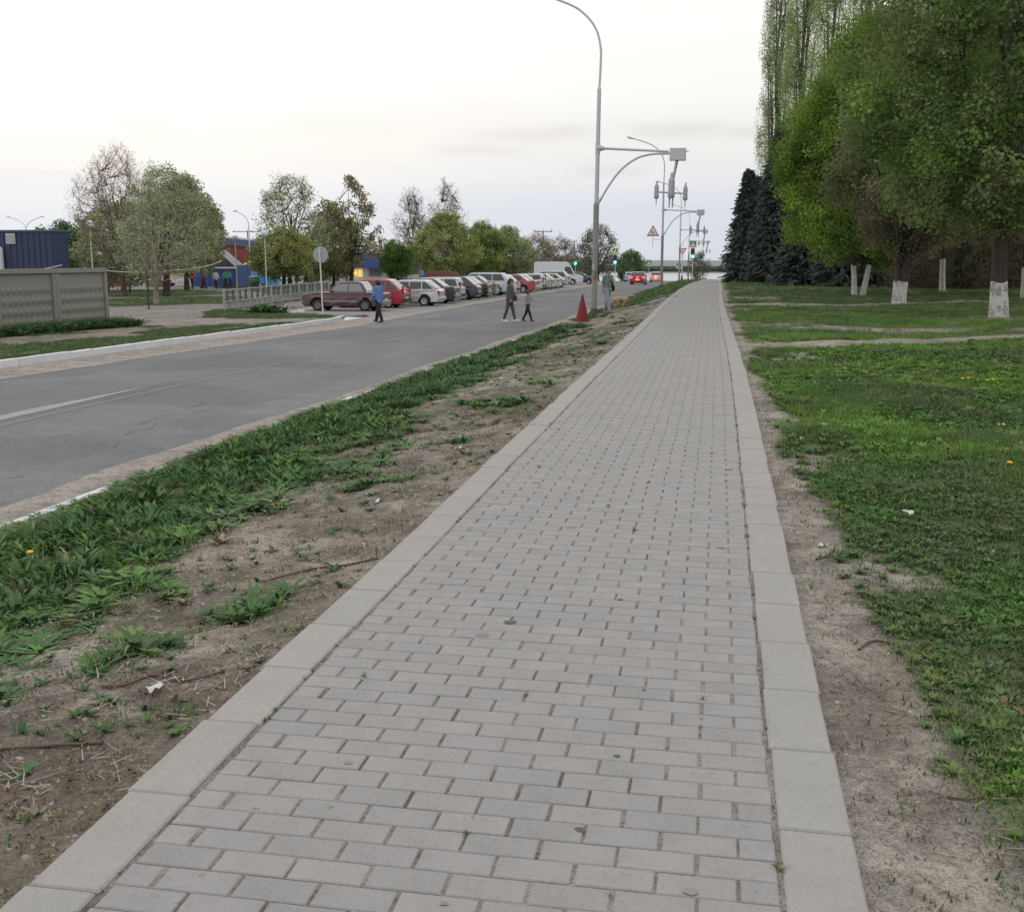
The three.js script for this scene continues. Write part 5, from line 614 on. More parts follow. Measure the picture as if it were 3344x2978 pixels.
// forward is +z; swing angles in radians, forward positive
function person(o) {
  const { x, d, turn, h = 1.72, legs = [[0.35, 0.1], [-0.3, 0.25]], arms = [[-0.3, 0.25], [0.3, 0.35]], spread = [0.1, 0.1], step = 0.013, clothes } = o, k = h / 1.72, kid = o.kid ? 1.22 : 1, S = (px, py, pz) => V(px * k, py * k, pz * k);
  const root = thing(o.name ?? 'person', o.label, 'person', x, 0, d, turn, o.group);
  const hipY = 0.91, J = { pel: S(0, hipY + 0.03, 0), waist: S(0, 1.08, 0.005), chest: S(0, 1.28, 0.015), neck: S(0, 1.45, 0.0), head: S(0, 1.60, 0.03) };
  const lean = o.lean ?? 0.04; for (const q of ['waist', 'chest', 'neck', 'head']) J[q].z += lean * (J[q].y - J.pel.y);
  const leg = legs.map(([a, b], i) => { const s = i ? 1 : -1, hip = S(s * 0.088, hipY, 0), kn = hip.clone().add(S(0, -0.43 * Math.cos(a), 0.43 * Math.sin(a))), an = kn.clone().add(S(0, -0.41 * Math.cos(a - b), 0.41 * Math.sin(a - b))), f = a - b < -0.2 ? -0.5 : 0.0, toe = an.clone().add(S(s * 0.015, -0.05 + f * 0.08, 0.155)); return { hip, kn, an, toe, heel: an.clone().add(S(0, -0.045, -0.035)) }; });
  const arm = arms.map(([a, b], i) => { const s = i ? 1 : -1, sh = S(s * 0.185, 1.41, 0).add(V(0, 0, lean * 0.48 * k)), w = spread[i], el = sh.clone().add(S(s * 0.27 * Math.sin(w), -0.27 * Math.cos(a), 0.27 * Math.sin(a))), wr = el.clone().add(S(s * 0.06 * Math.sin(w * 2), -0.245 * Math.cos(a + b), 0.245 * Math.sin(a + b))), dir = wr.clone().sub(el).normalize(); return { sh, el, wr, dir, s }; });
  const low = Math.min(...leg.flatMap((q) => [q.toe.y - 0.032 * k, q.heel.y - 0.035 * k])), lift = ground(x, d) - low + (o.up ?? 0); root.position.y = lift;
  const hr = 0.098 * k * kid, body = [
    [J.pel, J.waist, 0.115 * k, 0.105 * k], [J.waist, J.chest, 0.105 * k, 0.12 * k], [J.chest, J.neck, 0.12 * k, 0.055 * k], [J.neck, J.head, 0.052 * k, 0.05 * k],
    ...leg.flatMap((q) => [[J.pel, q.hip, 0.10 * k, 0.09 * k], [q.hip, q.kn, 0.08 * k, 0.052 * k], [q.kn, q.an, 0.054 * k, 0.036 * k], [q.heel, q.toe, 0.034 * k, 0.028 * k]]),
    ...arm.flatMap((q) => [[J.chest.clone().setY(1.38 * k), q.sh, 0.07 * k, 0.055 * k], [q.sh, q.el, 0.048 * k, 0.038 * k], [q.el, q.wr, 0.038 * k, 0.026 * k]]),
    // head: cranium, jaw, nose, brow, ears
    [J.head.clone().add(V(0, 0.03 * k, -0.012 * k)), J.head.clone().add(V(0, 0.02 * k, 0.012 * k)), hr * 0.92], [J.head.clone().add(V(0, -0.055 * k, 0.03 * k)), J.head.clone().add(V(0, -0.02 * k, 0.03 * k)), hr * 0.6, hr * 0.72], [J.head.clone().add(V(0, 0.01 * k, hr * 0.92)), J.head.clone().add(V(0, -0.025 * k, hr * 1.12)), 0.010 * k, 0.014 * k], [J.head.clone().add(V(-0.085 * k, -0.005 * k, 0)), J.head.clone().add(V(-0.09 * k, -0.03 * k, 0)), 0.016 * k], [J.head.clone().add(V(0.085 * k, -0.005 * k, 0)), J.head.clone().add(V(0.09 * k, -0.03 * k, 0)), 0.016 * k],
  ];
  const hands = arm.flatMap((q) => { const side = V(q.s, 0, 0), fwd = V(0, 0, 1).addScaledVector(q.dir, -q.dir.z).normalize(), palm = q.wr.clone().addScaledVector(q.dir, 0.07 * k), out = [[q.wr, palm, 0.022 * k, 0.030 * k], [q.wr.clone().addScaledVector(q.dir, 0.02 * k), q.wr.clone().addScaledVector(q.dir, 0.045 * k).addScaledVector(fwd, 0.04 * k), 0.013 * k, 0.010 * k], [q.wr.clone().addScaledVector(q.dir, 0.045 * k).addScaledVector(fwd, 0.04 * k), q.wr.clone().addScaledVector(q.dir, 0.075 * k).addScaledVector(fwd, 0.048 * k), 0.010 * k, 0.008 * k]]; for (let f = 0; f < 4; f++) { const b = palm.clone().addScaledVector(fwd, (0.028 - f * 0.019) * k), m = b.clone().addScaledVector(q.dir, (0.042 - 0.006 * Math.abs(f - 1)) * k), t = m.clone().addScaledVector(q.dir, 0.022 * k).addScaledVector(side, -0.022 * k); out.push([b, m, 0.0095 * k, 0.0085 * k], [m, t, 0.0085 * k, 0.0075 * k]); } return out; });
  const bodyG = merge([meshBones(body, step, 0.035 * k), ...(step < 0.02 ? [meshBones(hands.slice(0, hands.length / 2), 0.006, 0.006), meshBones(hands.slice(hands.length / 2), 0.006, 0.006)] : [])]); part(root, 'body', bodyG, o.skin ?? skin);
  const C = clothes, up = 0.014 * k;
  const tr = leg.flatMap((q) => [[J.pel, q.hip, 0.115 * k, 0.10 * k + up], [q.hip, q.kn, 0.088 * k + up * C.loose, 0.062 * k + up * C.loose], [q.kn, q.an.clone().lerp(q.kn, 0.03), 0.060 * k + up * C.loose, 0.045 * k + up * C.loose]]); tr.push([J.pel, J.waist.clone().lerp(J.pel, 0.5), 0.128 * k, 0.12 * k]); part(root, 'trousers', meshBones(tr, step, 0.03 * k), C.trousers);
  const tp = [[J.pel.clone().add(V(-0.05 * k, C.long ? -0.08 * k : 0.03 * k, 0)), J.chest.clone().add(V(-0.06 * k, 0, 0)), 0.112 * k + up * C.bulk, 0.105 * k + up * C.bulk], [J.pel.clone().add(V(0.05 * k, C.long ? -0.08 * k : 0.03 * k, 0)), J.chest.clone().add(V(0.06 * k, 0, 0)), 0.112 * k + up * C.bulk, 0.105 * k + up * C.bulk], [J.chest, J.neck.clone().add(V(0, -0.03 * k, 0)), 0.125 * k + up, 0.062 * k + up]];
  arm.forEach((q) => { tp.push([J.chest.clone().setY(1.38 * k), q.sh, 0.08 * k + up, 0.062 * k + up], [q.sh, C.short ? q.sh.clone().lerp(q.el, 0.75) : q.el, 0.056 * k + up * C.bulk, 0.05 * k + up * C.bulk]); if (!C.short) tp.push([q.el, q.wr.clone().lerp(q.el, 0.06), 0.046 * k + up * C.bulk, 0.036 * k + up]); }); part(root, C.topName ?? 'jacket', meshBones(tp, step, 0.03 * k), C.top);
  leg.forEach((q) => part(root, 'shoe', meshBones([[q.heel.clone().add(V(0, 0.012 * k, 0)), q.toe.clone().add(V(0, 0.006 * k, 0)), 0.044 * k, 0.036 * k], [q.an, q.heel, 0.045 * k, 0.042 * k]], Math.min(step, 0.014), 0.02), C.shoes));
  const hd = J.head, hair = [[hd.clone().add(V(0, 0.05 * k, -0.03 * k)), hd.clone().add(V(0, 0.045 * k, 0.005 * k)), hr * 1.0], [hd.clone().add(V(-0.03 * k, 0.01 * k, -0.045 * k)), hd.clone().add(V(0.03 * k, 0.01 * k, -0.045 * k)), hr * 0.86]]; if (C.hairLong) hair.push([hd.clone().add(V(0, 0.0, -0.06 * k)), hd.clone().add(V(0, -0.28 * k, -0.10 * k)), 0.085 * k, 0.055 * k]); if (C.bun) hair.push([hd.clone().add(V(0, 0.06 * k, -0.13 * k)), hd.clone().add(V(0, 0.05 * k, -0.14 * k)), 0.042 * k]); part(root, 'hair', meshBones(hair, Math.min(step, 0.014), 0.03), C.hair);
  if (o.extra) o.extra(root, { J, arm, leg, k });
  return root;
}
const cloth = (c) => mat(c, 0.9), hairDark = mat([0.025, 0.018, 0.015], 0.6), hairBrown = mat([0.075, 0.045, 0.03], 0.65), white = cloth([0.72, 0.72, 0.72]), black = cloth([0.018, 0.018, 0.021]), denim = cloth([0.30, 0.34, 0.38]);
person({ label: 'person in bright blue jacket and black trousers walking away from the road', x: -13.25, d: 42.4, turn: -2.15, h: 1.66, legs: [[0.34, 0.05], [-0.32, 0.12]], arms: [[0.15, 0.9], [-0.1, 1.0]], up: 0.03, clothes: { top: cloth([0.12, 0.20, 0.46]), trousers: black, shoes: cloth([0.06, 0.045, 0.035]), hair: hairDark, bulk: 2.2, loose: 1.4, long: true, bun: true } });
person({ label: 'person with long dark hair in dark green jacket and white shoes leading a child', x: -8.1, d: 43.2, turn: 1.45, h: 1.68, legs: [[-0.2, 0.15], [0.26, 0.04]], arms: [[-0.12, 0.5], [0.15, 0.6]], up: 0.045, clothes: { top: cloth([0.085, 0.105, 0.09]), trousers: cloth([0.075, 0.075, 0.07]), shoes: white, hair: hairDark, bulk: 1.8, loose: 0.5, long: true, hairLong: true }, extra: (root, q) => { const w = q.arm[1].wr; part(root, 'handbag', [box(0.09, 0.24, 0.30, 0.25, w.y - 0.02, w.z - 0.16, 0.03), tube([V(0.25, w.y + 0.1, w.z - 0.28), V(0.24, w.y + 0.3, w.z - 0.16), V(0.25, w.y + 0.1, w.z - 0.04)], 0.008, 12, 5)], cloth([0.16, 0.075, 0.06])); } });
person({ label: 'child in grey shirt with dark sleeves stretching one arm out', x: -7.5, d: 43.9, turn: 1.35, h: 1.24, kid: true, legs: [[0.36, 0.05], [-0.28, 0.2]], arms: [[-0.15, 0.15], [0.75, 0.35]], up: 0.045, clothes: { top: cloth([0.28, 0.31, 0.34]), topName: 'shirt', trousers: cloth([0.022, 0.024, 0.03]), shoes: cloth([0.05, 0.045, 0.05]), hair: hairBrown, bulk: 0.8, loose: 1, short: true } });
person({ label: 'person in grey-green shirt and pale jeans walking a dog by the lamp post', x: -4.42, d: 45.1, turn: 0.85, h: 1.78, legs: [[0.32, 0.06], [-0.24, 0.12]], arms: [[-0.25, 0.3], [0.32, 0.35]], clothes: { top: cloth([0.19, 0.26, 0.25]), topName: 'shirt', trousers: denim, shoes: cloth([0.25, 0.25, 0.25]), hair: hairDark, bulk: 1.0, loose: 1.6, short: true }, extra: (root, q) => { part(root, 'shoulder_bag', [box(0.10, 0.30, 0.22, 0.235, 1.02, 0.02, 0.03), tube([V(0.2, 1.1, -0.05), V(0.12, 1.4, -0.07), V(-0.08, 1.52, 0.0), V(-0.02, 1.36, 0.17), V(0.16, 1.12, 0.15)], 0.014, 20, 5)], cloth([0.02, 0.022, 0.03])); } });
// the dog
{
  const x = -3.95, d = 46.2, root = thing('dog', 'sandy-coloured dog with a dark collar sniffing along the verge', 'dog', x, ground(x, d), d, 1.45), B = (a, b, ra, rb) => [V(...a), V(...b), ra, rb], bones = [
    B([0, 0.43, -0.22], [0, 0.44, 0.02], 0.095, 0.10), B([0, 0.44, 0.02], [0, 0.42, 0.22], 0.10, 0.125), B([0, 0.40, 0.2], [0, 0.36, 0.22], 0.115, 0.10), B([0, 0.47, 0.25], [0, 0.58, 0.38], 0.085, 0.07), B([0, 0.60, 0.40], [0, 0.60, 0.46], 0.075, 0.065), B([0, 0.575, 0.48], [0, 0.55, 0.58], 0.045, 0.032), B([0.055, 0.62, 0.40], [0.085, 0.545, 0.42], 0.026, 0.02), B([-0.055, 0.62, 0.40], [-0.085, 0.545, 0.42], 0.026, 0.02),
    B([0, 0.46, -0.3], [0, 0.42, -0.46], 0.032, 0.022), B([0, 0.42, -0.46], [0, 0.46, -0.56], 0.022, 0.012),
    ...[[0.075, 0.03], [-0.075, -0.10]].flatMap(([sx, o]) => [B([sx, 0.36, 0.22], [sx, 0.22, 0.2 + o], 0.058, 0.036), B([sx, 0.22, 0.2 + o], [sx, 0.05, 0.24 + o * 1.4], 0.034, 0.022), B([sx, 0.03, 0.24 + o * 1.4], [sx, 0.024, 0.30 + o * 1.4], 0.027, 0.022)]),
    ...[[0.075, -0.06], [-0.075, 0.07]].flatMap(([sx, o]) => [B([sx, 0.40, -0.22], [sx, 0.27, -0.16 + o], 0.085, 0.052), B([sx, 0.27, -0.16 + o], [sx, 0.15, -0.30 + o], 0.048, 0.028), B([sx, 0.15, -0.30 + o], [sx, 0.045, -0.27 + o], 0.026, 0.021), B([sx, 0.03, -0.27 + o], [sx, 0.024, -0.21 + o], 0.027, 0.022)]),
  ];
  part(root, 'body', meshBones(bones, 0.011, 0.035), mat([0.40, 0.29, 0.19], 0.9)); const c = new THREE.TorusGeometry(0.085, 0.014, 8, 20); c.rotateX(0.7); c.translate(0, 0.52, 0.31); part(root, 'collar', c, mat([0.06, 0.03, 0.03], 0.7));
}
// passers-by and people on the market, far off
[['', [0.7, 0.68, 0.66], [0.04, 0.04, 0.05], -43.4, 91.5, 1.2, 'person in white jacket walking beside the thin dark trunk'], ['', [0.10, 0.42, 0.30], [0.03, 0.03, 0.035], -43.0, 92.6, 1.4, 'person in bright green jacket near the blue kiosk'], ['', [0.16, 0.46, 0.48], [0.05, 0.06, 0.12], -44.8, 97.5, -1.2, 'person in turquoise jacket right beside the blue kiosk wall'], ['', [0.20, 0.14, 0.24], [0.05, 0.05, 0.06], -44.2, 90.8, 1.8, 'person in purple-grey jacket walking among the park trees'], ['', [0.35, 0.04, 0.05], [0.04, 0.04, 0.05], -45.0, 90.2, 1.5, 'person in red jacket walking among the park trees'], ['', [0.45, 0.05, 0.07], [0.05, 0.05, 0.07], -47.6, 113.5, 0.4, 'person in red jacket beside the toy slide'], ['', [0.05, 0.04, 0.05], [0.03, 0.03, 0.03], -43.6, 111, 2.2, 'person in black jacket in front of the red hall'], ['', [0.12, 0.05, 0.06], [0.03, 0.03, 0.04], -42.9, 112, -0.6, 'person in dark wine jacket in front of the red hall'], ['', [0.12, 0.30, 0.55], [0.05, 0.05, 0.06], -33.0, 122, 1, 'person in light blue jacket behind the black parked sedan'], ['', [0.45, 0.06, 0.08], [0.05, 0.05, 0.06], -40.8, 119, 1, 'person in red jacket beside the market kiosk']].forEach(([, a, b, x, d, turn, label], i) => person({ label, x, d, turn, h: 1.6 + 0.03 * (i % 5), step: 0.034, group: 'people in the park and on the market', legs: i % 2 ? [[0.3, 0.1], [-0.25, 0.2]] : [[0.08, 0], [-0.06, 0.05]], clothes: { top: cloth(a), trousers: cloth(b), shoes: black, hair: i % 3 ? hairBrown : hairDark, bulk: 1.8, loose: 1.4, long: i % 2 === 0, hairLong: i % 3 === 0 } }));

// ---------------------------------------------------------------- street lamps with the hanging lantern clusters
const zinc = mat([0.55, 0.57, 0.60], 0.5, { metalness: 0.2 }), zincDark = mat([0.42, 0.43, 0.46], 0.55, { metalness: 0.2 }), postPaint = mat([0.36, 0.36, 0.345], 0.8, { map: T.concrete }), whitePole = mat([0.62, 0.62, 0.60], 0.6);
function lantern(root, x, y, z, s, pins, m) {              // a slim faceted body with pins below
  const g = new THREE.LatheGeometry([[0, 0.5], [0.05, 0.48], [0.055, 0.36], [0.10, 0.28], [0.12, 0.22], [0.12, -0.14], [0.13, -0.16], [0.13, -0.30], [0.09, -0.34], [0, -0.35]].map((p) => new THREE.Vector2(p[0], p[1])), 6); g.scale(s, s, s); g.translate(x, y, z);
  const l = part(root, 'lantern', g, m); const P = pins === 2 ? [-0.055, 0.055] : [0]; P.forEach((o) => part(l, 'pin', bar(V(x + o * s, y - 0.34 * s, z), V(x + o * s, y - 0.66 * s, z), 0.034 * s, 0.022 * s, 6), zincDark));
}
function streetLamp(x, d, label, lean = 0, posters = false) {
  const y = ground(x, d), o = thing('street_lamp', label, 'street lamp', x, y, d, 0, 'street lamps along the verge'); o.rotation.z = -lean;
  part(o, 'lower_post', [bar(V(0, -0.2, 0), V(0, 4.35, 0), 0.118, 0.108, 16), bar(V(0, 4.32, 0), V(0, 4.42, 0), 0.118, 0.09, 16)], postPaint);
  part(o, 'middle_post', [bar(V(0, 4.35, 0), V(0, 8.7, 0), 0.088, 0.078, 14), bar(V(0, 8.66, 0), V(0, 8.78, 0), 0.085, 0.055, 14)], zinc);
  part(o, 'curved_arm', tube([V(0, 8.6, 0), V(0.03, 9.6, 0), V(0.02, 10.2, 0), V(-0.2, 10.95, 0), V(-0.8, 11.6, 0), V(-1.6, 11.98, 0), V(-2.6, 12.3, 0)], 0.045, 40, 10), zinc);
  const head = new THREE.SphereGeometry(0.5, 16, 10); head.scale(0.62, 0.16, 0.26); head.rotateZ(-0.3); head.translate(-2.85, 12.36, 0); part(o, 'lamp_head', head, mat([0.55, 0.56, 0.57], 0.5));
  part(o, 'bracket_arm', [bar(V(0, 6.5, 0), V(2.75, 6.36, 0), 0.052, 0.046, 10), bar(V(0.0, 6.5, 0), V(0.3, 6.485, 0), 0.15, 0.055, 10), bar(V(0, 6.3, 0), V(0, 6.72, 0), 0.1, 0.1, 12)], zinc);
  part(o, 'brace', [tube([V(0.14, 4.5, 0), V(0.45, 5.05, 0), V(0.95, 5.7, 0), V(1.55, 6.12, 0), V(2.1, 6.26, 0), V(2.8, 6.28, 0)], 0.042, 30, 8), bar(V(0.05, 4.42, 0), V(0.2, 4.62, 0), 0.07, 0.05, 8)], zinc);
  part(o, 'junction_box', [box(0.62, 0.46, 0.34, 3.1, 6.25, 0, 0.015), bar(V(3.4, 6.36, 0), V(3.55, 6.36, 0), 0.03, 0.005, 6)], zinc);
  part(o, 'hanger', bar(V(3.08, 6.05, 0), V(2.95, 5.3, 0), 0.062, 0.05, 10), zincDark);
  lantern(o, 2.9, 5.0, 0, 1.15, 2, zincDark);
  part(o, 'cross_bar', [bar(V(2.35, 4.84, 0), V(3.42, 4.78, 0), 0.03, 0.03, 8)], zincDark);
  lantern(o, 2.33, 4.86, 0, 0.8, 1, zincDark); lantern(o, 3.44, 4.80, 0, 0.8, 1, zincDark);
  part(o, 'base_sleeve', bar(V(0, -0.1, 0), V(0, 0.32, 0), 0.15, 0.13, 16), mat([0.10, 0.09, 0.09], 0.8));
  if (posters) [[1.95, 0.22, [0.66, 0.56, 0.52], -0.6, 1.1], [1.70, 0.24, [0.24, 0.36, 0.52], -0.7, 0.9], [1.50, 0.14, [0.42, 0.30, 0.12], -0.5, 1.0], [1.62, 0.34, [0.28, 0.18, 0.11], 0.35, 0.7], [1.22, 0.3, [0.52, 0.46, 0.42], -0.9, 0.8]].forEach(([py, ph, c, a, w]) => { const g = new THREE.CylinderGeometry(0.1165, 0.1185, ph, 10, 1, true, a - w / 2, w); g.translate(0, py, 0); part(o, 'paper_notice', g, mat(c, 0.9, { map: T.concrete }), 'torn paper notice glued to the post'); });
  return o;
}
streetLamp(-4.87, 44.2, 'tall grey street lamp with torn paper notices beside the red cone', 0.012, true);
streetLamp(-4.75, 95, 'grey street lamp carrying the triangular children warning sign');
streetLamp(-4.9, 142, 'grey street lamp standing between the warning sign lamp and the traffic light');
streetLamp(-5.0, 188, 'grey street lamp farthest along the verge');
// red cone on its pad
{
  const x = -4.44, d = 37.5, y = ground(x, d); const pad = thing('concrete_pad', 'flat broken concrete pad with reddish dust under the red cone', 'pad', x + 0.1, y - 0.03, d, 0.05); part(pad, 'slab', box(1.75, 0.1, 0.85, 0, 0.03, 0, 0.02), mat([0.40, 0.36, 0.33], 0.95, { map: T.concrete })); const q = sheet(span(-0.32, 0.32, 12), span(-0.55, 0.35, 12), (u) => u, () => 0.084); part(pad, 'red_dust', q, mat([0.24, 0.13, 0.115], 0.95, { map: T.dirt }), 'reddish dust on the slab');
  const c = thing('red_cone', 'tall dark red cone standing in front of the lamp post', 'cone', x - 0.08, y + 0.055, d, 0.3), red = mat([0.215, 0.020, 0.030], 0.8, { bumpMap: T.bumpFine, bumpScale: 0.004 }); const g = new THREE.CylinderGeometry(0.02, 0.23, 0.9, 28, 6); const p = g.getAttribute('position'); for (let i = 0; i < p.count; i++) { const a = Math.atan2(p.getZ(i), p.getX(i)), k = 1 + 0.03 * Math.sin(a * 4 + p.getY(i) * 3); p.setX(i, p.getX(i) * k); p.setZ(i, p.getZ(i) * k); } g.computeVertexNormals(); g.translate(0, 0.465, 0); part(c, 'shell', g, red); part(c, 'foot', box(0.48, 0.03, 0.48, 0, 0.015, 0, 0.008), red);
}
// ---------------------------------------------------------------- signs
function canvasTex(w, h, draw) { const c = document.createElement('canvas'); c.width = w; c.height = h; const q = c.getContext('2d'); draw(q, w, h); const t = new THREE.CanvasTexture(c); t.colorSpace = THREE.SRGBColorSpace; return t; }
function walker(q, x, y, s, flip = 1) { q.beginPath(); q.arc(x, y - 0.42 * s, 0.09 * s, 0, 7); q.fill(); q.lineWidth = 0.1 * s; q.lineCap = 'round'; const L = (a) => { q.beginPath(); a.forEach(([u, v], i) => (i ? q.lineTo(x + flip * u * s, y + v * s) : q.moveTo(x + flip * u * s, y + v * s))); q.stroke(); }; L([[0, -0.28], [-0.03, 0.02]]); L([[-0.03, 0.02], [0.14, 0.2], [0.18, 0.42]]); L([[-0.03, 0.02], [-0.16, 0.22], [-0.26, 0.4]]); L([[0, -0.26], [0.18, -0.08]]); L([[0, -0.26], [-0.16, -0.06]]); }
const kidsTex = canvasTex(256, 256, (q, w, h) => { q.fillStyle = '#c7262c'; q.fillRect(0, 0, w, h); q.fillStyle = '#e9e9ee'; q.beginPath(); q.moveTo(128, 40); q.lineTo(222, 226); q.lineTo(34, 226); q.fill(); q.fillStyle = q.strokeStyle = '#1c1c20'; walker(q, 108, 172, 84); walker(q, 152, 180, 70); });
const crossTex = canvasTex(256, 256, (q, w, h) => { q.fillStyle = '#c9d81e'; q.fillRect(0, 0, w, h); q.fillStyle = '#1f66b4'; q.fillRect(34, 34, 188, 188); q.fillStyle = '#f1f1f1'; q.beginPath(); q.moveTo(128, 50); q.lineTo(212, 206); q.lineTo(44, 206); q.fill(); q.fillStyle = q.strokeStyle = '#15151a'; walker(q, 130, 150, 88); q.fillRect(66, 190, 16, 12); q.fillRect(96, 190, 16, 12); q.fillRect(140, 190, 16, 12); q.fillRect(172, 190, 16, 12); });
const signBack = mat([0.36, 0.38, 0.40], 0.55, { metalness: 0.3 });
function faced(root, name, shape, tex, thick, fit) { const g = new THREE.ExtrudeGeometry(shape, { depth: thick, bevelEnabled: false }), m = part(root, 'backing', g, signBack); const f = new THREE.ShapeGeometry(shape, 12), p = f.getAttribute('position'), u = f.getAttribute('uv'); for (let i = 0; i < p.count; i++) u.setXY(i, p.getX(i) / fit[0] + 0.5, (p.getY(i) - fit[2]) / fit[1]); f.translate(0, 0, thick + 0.003); part(root, name, f, new THREE.MeshStandardMaterial({ map: tex, roughness: 0.5 })); return m; }
const tri = (s) => new THREE.Shape([new THREE.Vector2(-s / 2, 0), new THREE.Vector2(s / 2, 0), new THREE.Vector2(0, s * 0.87)]), square = (s) => new THREE.Shape([new THREE.Vector2(-s / 2, -s / 2), new THREE.Vector2(s / 2, -s / 2), new THREE.Vector2(s / 2, s / 2), new THREE.Vector2(-s / 2, s / 2)]);
{ const o = thing('warning_sign', 'white triangular sign with red border and running children on the lamp post', 'sign', -5.55, 3.62, 94.95); faced(o, 'sign_face', tri(1.05), kidsTex, 0.02, [1.05, 0.915, 0]); part(o, 'bracket', [bar(V(0, 0.02, -0.03), V(0, -0.95, -0.03), 0.022, 0.022, 8), bar(V(0, -0.28, -0.03), V(0.72, -0.28, -0.03), 0.018, 0.018, 8)], zinc); }
function crossingSign(x, d, h, label, pole = true, s = 0.9) { const y = ground(x, d), o = thing('crossing_sign', label, 'sign', x, pole ? y : y + h, d); const q = new THREE.Group(); q.name = 'panel'; q.position.set(0, pole ? h : 0, 0.04); o.add(q); faced(q, 'sign_face', square(s), crossTex, 0.02, [s, s, -s / 2]); if (pole) part(o, 'pole', bar(V(0, -0.1, 0), V(0, h + s / 2, 0), 0.035, 0.03, 8), zinc); return o; }
crossingSign(-6.15, 176, 2.45, 'blue crossing sign with yellow-green border on its own pole behind the lamps');
crossingSign(-12.0, 196, 3.15, 'small blue crossing sign with yellow border beyond the dark red sedan', true, 1.0);
{ const x = -4.3, d = 134, o = thing('give_way_sign', 'downward triangle give-way sign on a pole with a red foot', 'sign', x, ground(x, d), d), s = new THREE.Shape([new THREE.Vector2(-0.48, 0.42), new THREE.Vector2(0, -0.42), new THREE.Vector2(0.48, 0.42)]), s2 = new THREE.Shape([new THREE.Vector2(-0.33, 0.33), new THREE.Vector2(0, -0.25), new THREE.Vector2(0.33, 0.33)]); const e = (q, dp) => new THREE.ExtrudeGeometry(q, { depth: dp, bevelEnabled: false }); const a = e(s, 0.02); a.translate(0, 3.6, 0.05); part(o, 'red_border', a, mat([0.5, 0.03, 0.04], 0.5)); const b = e(s2, 0.005); b.translate(0, 3.6, 0.072); part(o, 'white_field', b, mat([0.7, 0.7, 0.72], 0.5)); part(o, 'pole', bar(V(0, -0.1, 0), V(0, 4, 0), 0.06, 0.05, 8), zinc); part(o, 'red_foot', bar(V(0, -0.05, 0), V(0, 0.8, 0), 0.19, 0.09, 10), mat([0.30, 0.025, 0.03], 0.7)); }
{ const x = -17.9, d = 48.6, y = ground(x, d), o = thing('round_sign', 'round sign seen from its bare grey back on a white pole', 'sign', x, y, d, -0.12); part(o, 'pole', bar(V(0.05, -0.1, 0), V(-0.03, 3.02, 0), 0.036, 0.034, 10), whitePole); const g = new THREE.CylinderGeometry(0.37, 0.37, 0.02, 40); g.rotateX(Math.PI / 2); g.translate(0, 2.72, -0.05); part(o, 'disc', g, mat([0.34, 0.375, 0.40], 0.5, { metalness: 0.2 })); part(o, 'clamp', [box(0.16, 0.04, 0.03, -0.02, 2.86, -0.03), box(0.16, 0.04, 0.03, -0.02, 2.56, -0.03)], whitePole); }
// ---------------------------------------------------------------- traffic lights
function trafficLight(x, d, h, label, withSign, turn = 0) {
  const y = ground(x, d), o = thing('traffic_light', label, 'traffic light', x, y, d, turn, 'traffic lights at the crossing'); part(o, 'pole', bar(V(0, -0.1, -0.12), V(0, h + 1.9, -0.12), 0.06, 0.055, 10), zinc); part(o, 'housing', box(0.5, 1.32, 0.22, 0, h + 0.42, 0, 0.03), mat([0.035, 0.10, 0.085], 0.6));
  [['red_lens', 0.84, [0.10, 0.01, 0.01]], ['amber_lens', 0.42, [0.12, 0.07, 0.01]], ['green_lens', 0.0, [0.02, 0.2, 0.14]]].forEach(([n, dy, c], i) => { const g = new THREE.CylinderGeometry(0.19, 0.19, 0.03, 24); g.rotateX(Math.PI / 2); g.translate(0, h + dy, 0.12); part(o, n, g, i === 2 ? new THREE.MeshStandardMaterial({ color: RGB(...c), emissive: RGB(0.10, 1, 0.62), emissiveIntensity: 4.5 }) : mat(c, 0.2)); const v = new THREE.CylinderGeometry(0.205, 0.205, 0.22, 16, 1, true, Math.PI / 2 + 0.3, Math.PI - 0.6); v.rotateX(-Math.PI / 2); v.rotateZ(0); v.translate(0, h + dy, 0.2); part(o, 'visor', v, mat([0.03, 0.05, 0.045], 0.6)); });
  const l = new THREE.PointLight(RGB(0.15, 1, 0.65), 2.0, 0, 2); l.position.set(0, h, 0.35); l.castShadow = true; o.add(l);
  if (withSign) { const q = thing('crossing_sign', withSign, 'sign', x, y + h + 1.62, d - 0.02, turn); faced(q, 'sign_face', square(0.95), crossTex, 0.02, [0.95, 0.95, -0.475]); part(q, 'clamp', box(0.2, 0.05, 0.1, 0, 0, -0.06), zinc); }
  return o;
}
trafficLight(-3.45, 149, 3.15, 'green traffic light on the verge in front of the far shrub', 'blue crossing sign with yellow-green border above the verge traffic light');
trafficLight(-15.1, 165, 2.85, 'green traffic light in front of the roadside shrub', 'blue crossing sign above the traffic light at the shrub');
trafficLight(-21.0, 165, 2.7, 'green traffic light beside the white van roof', null);
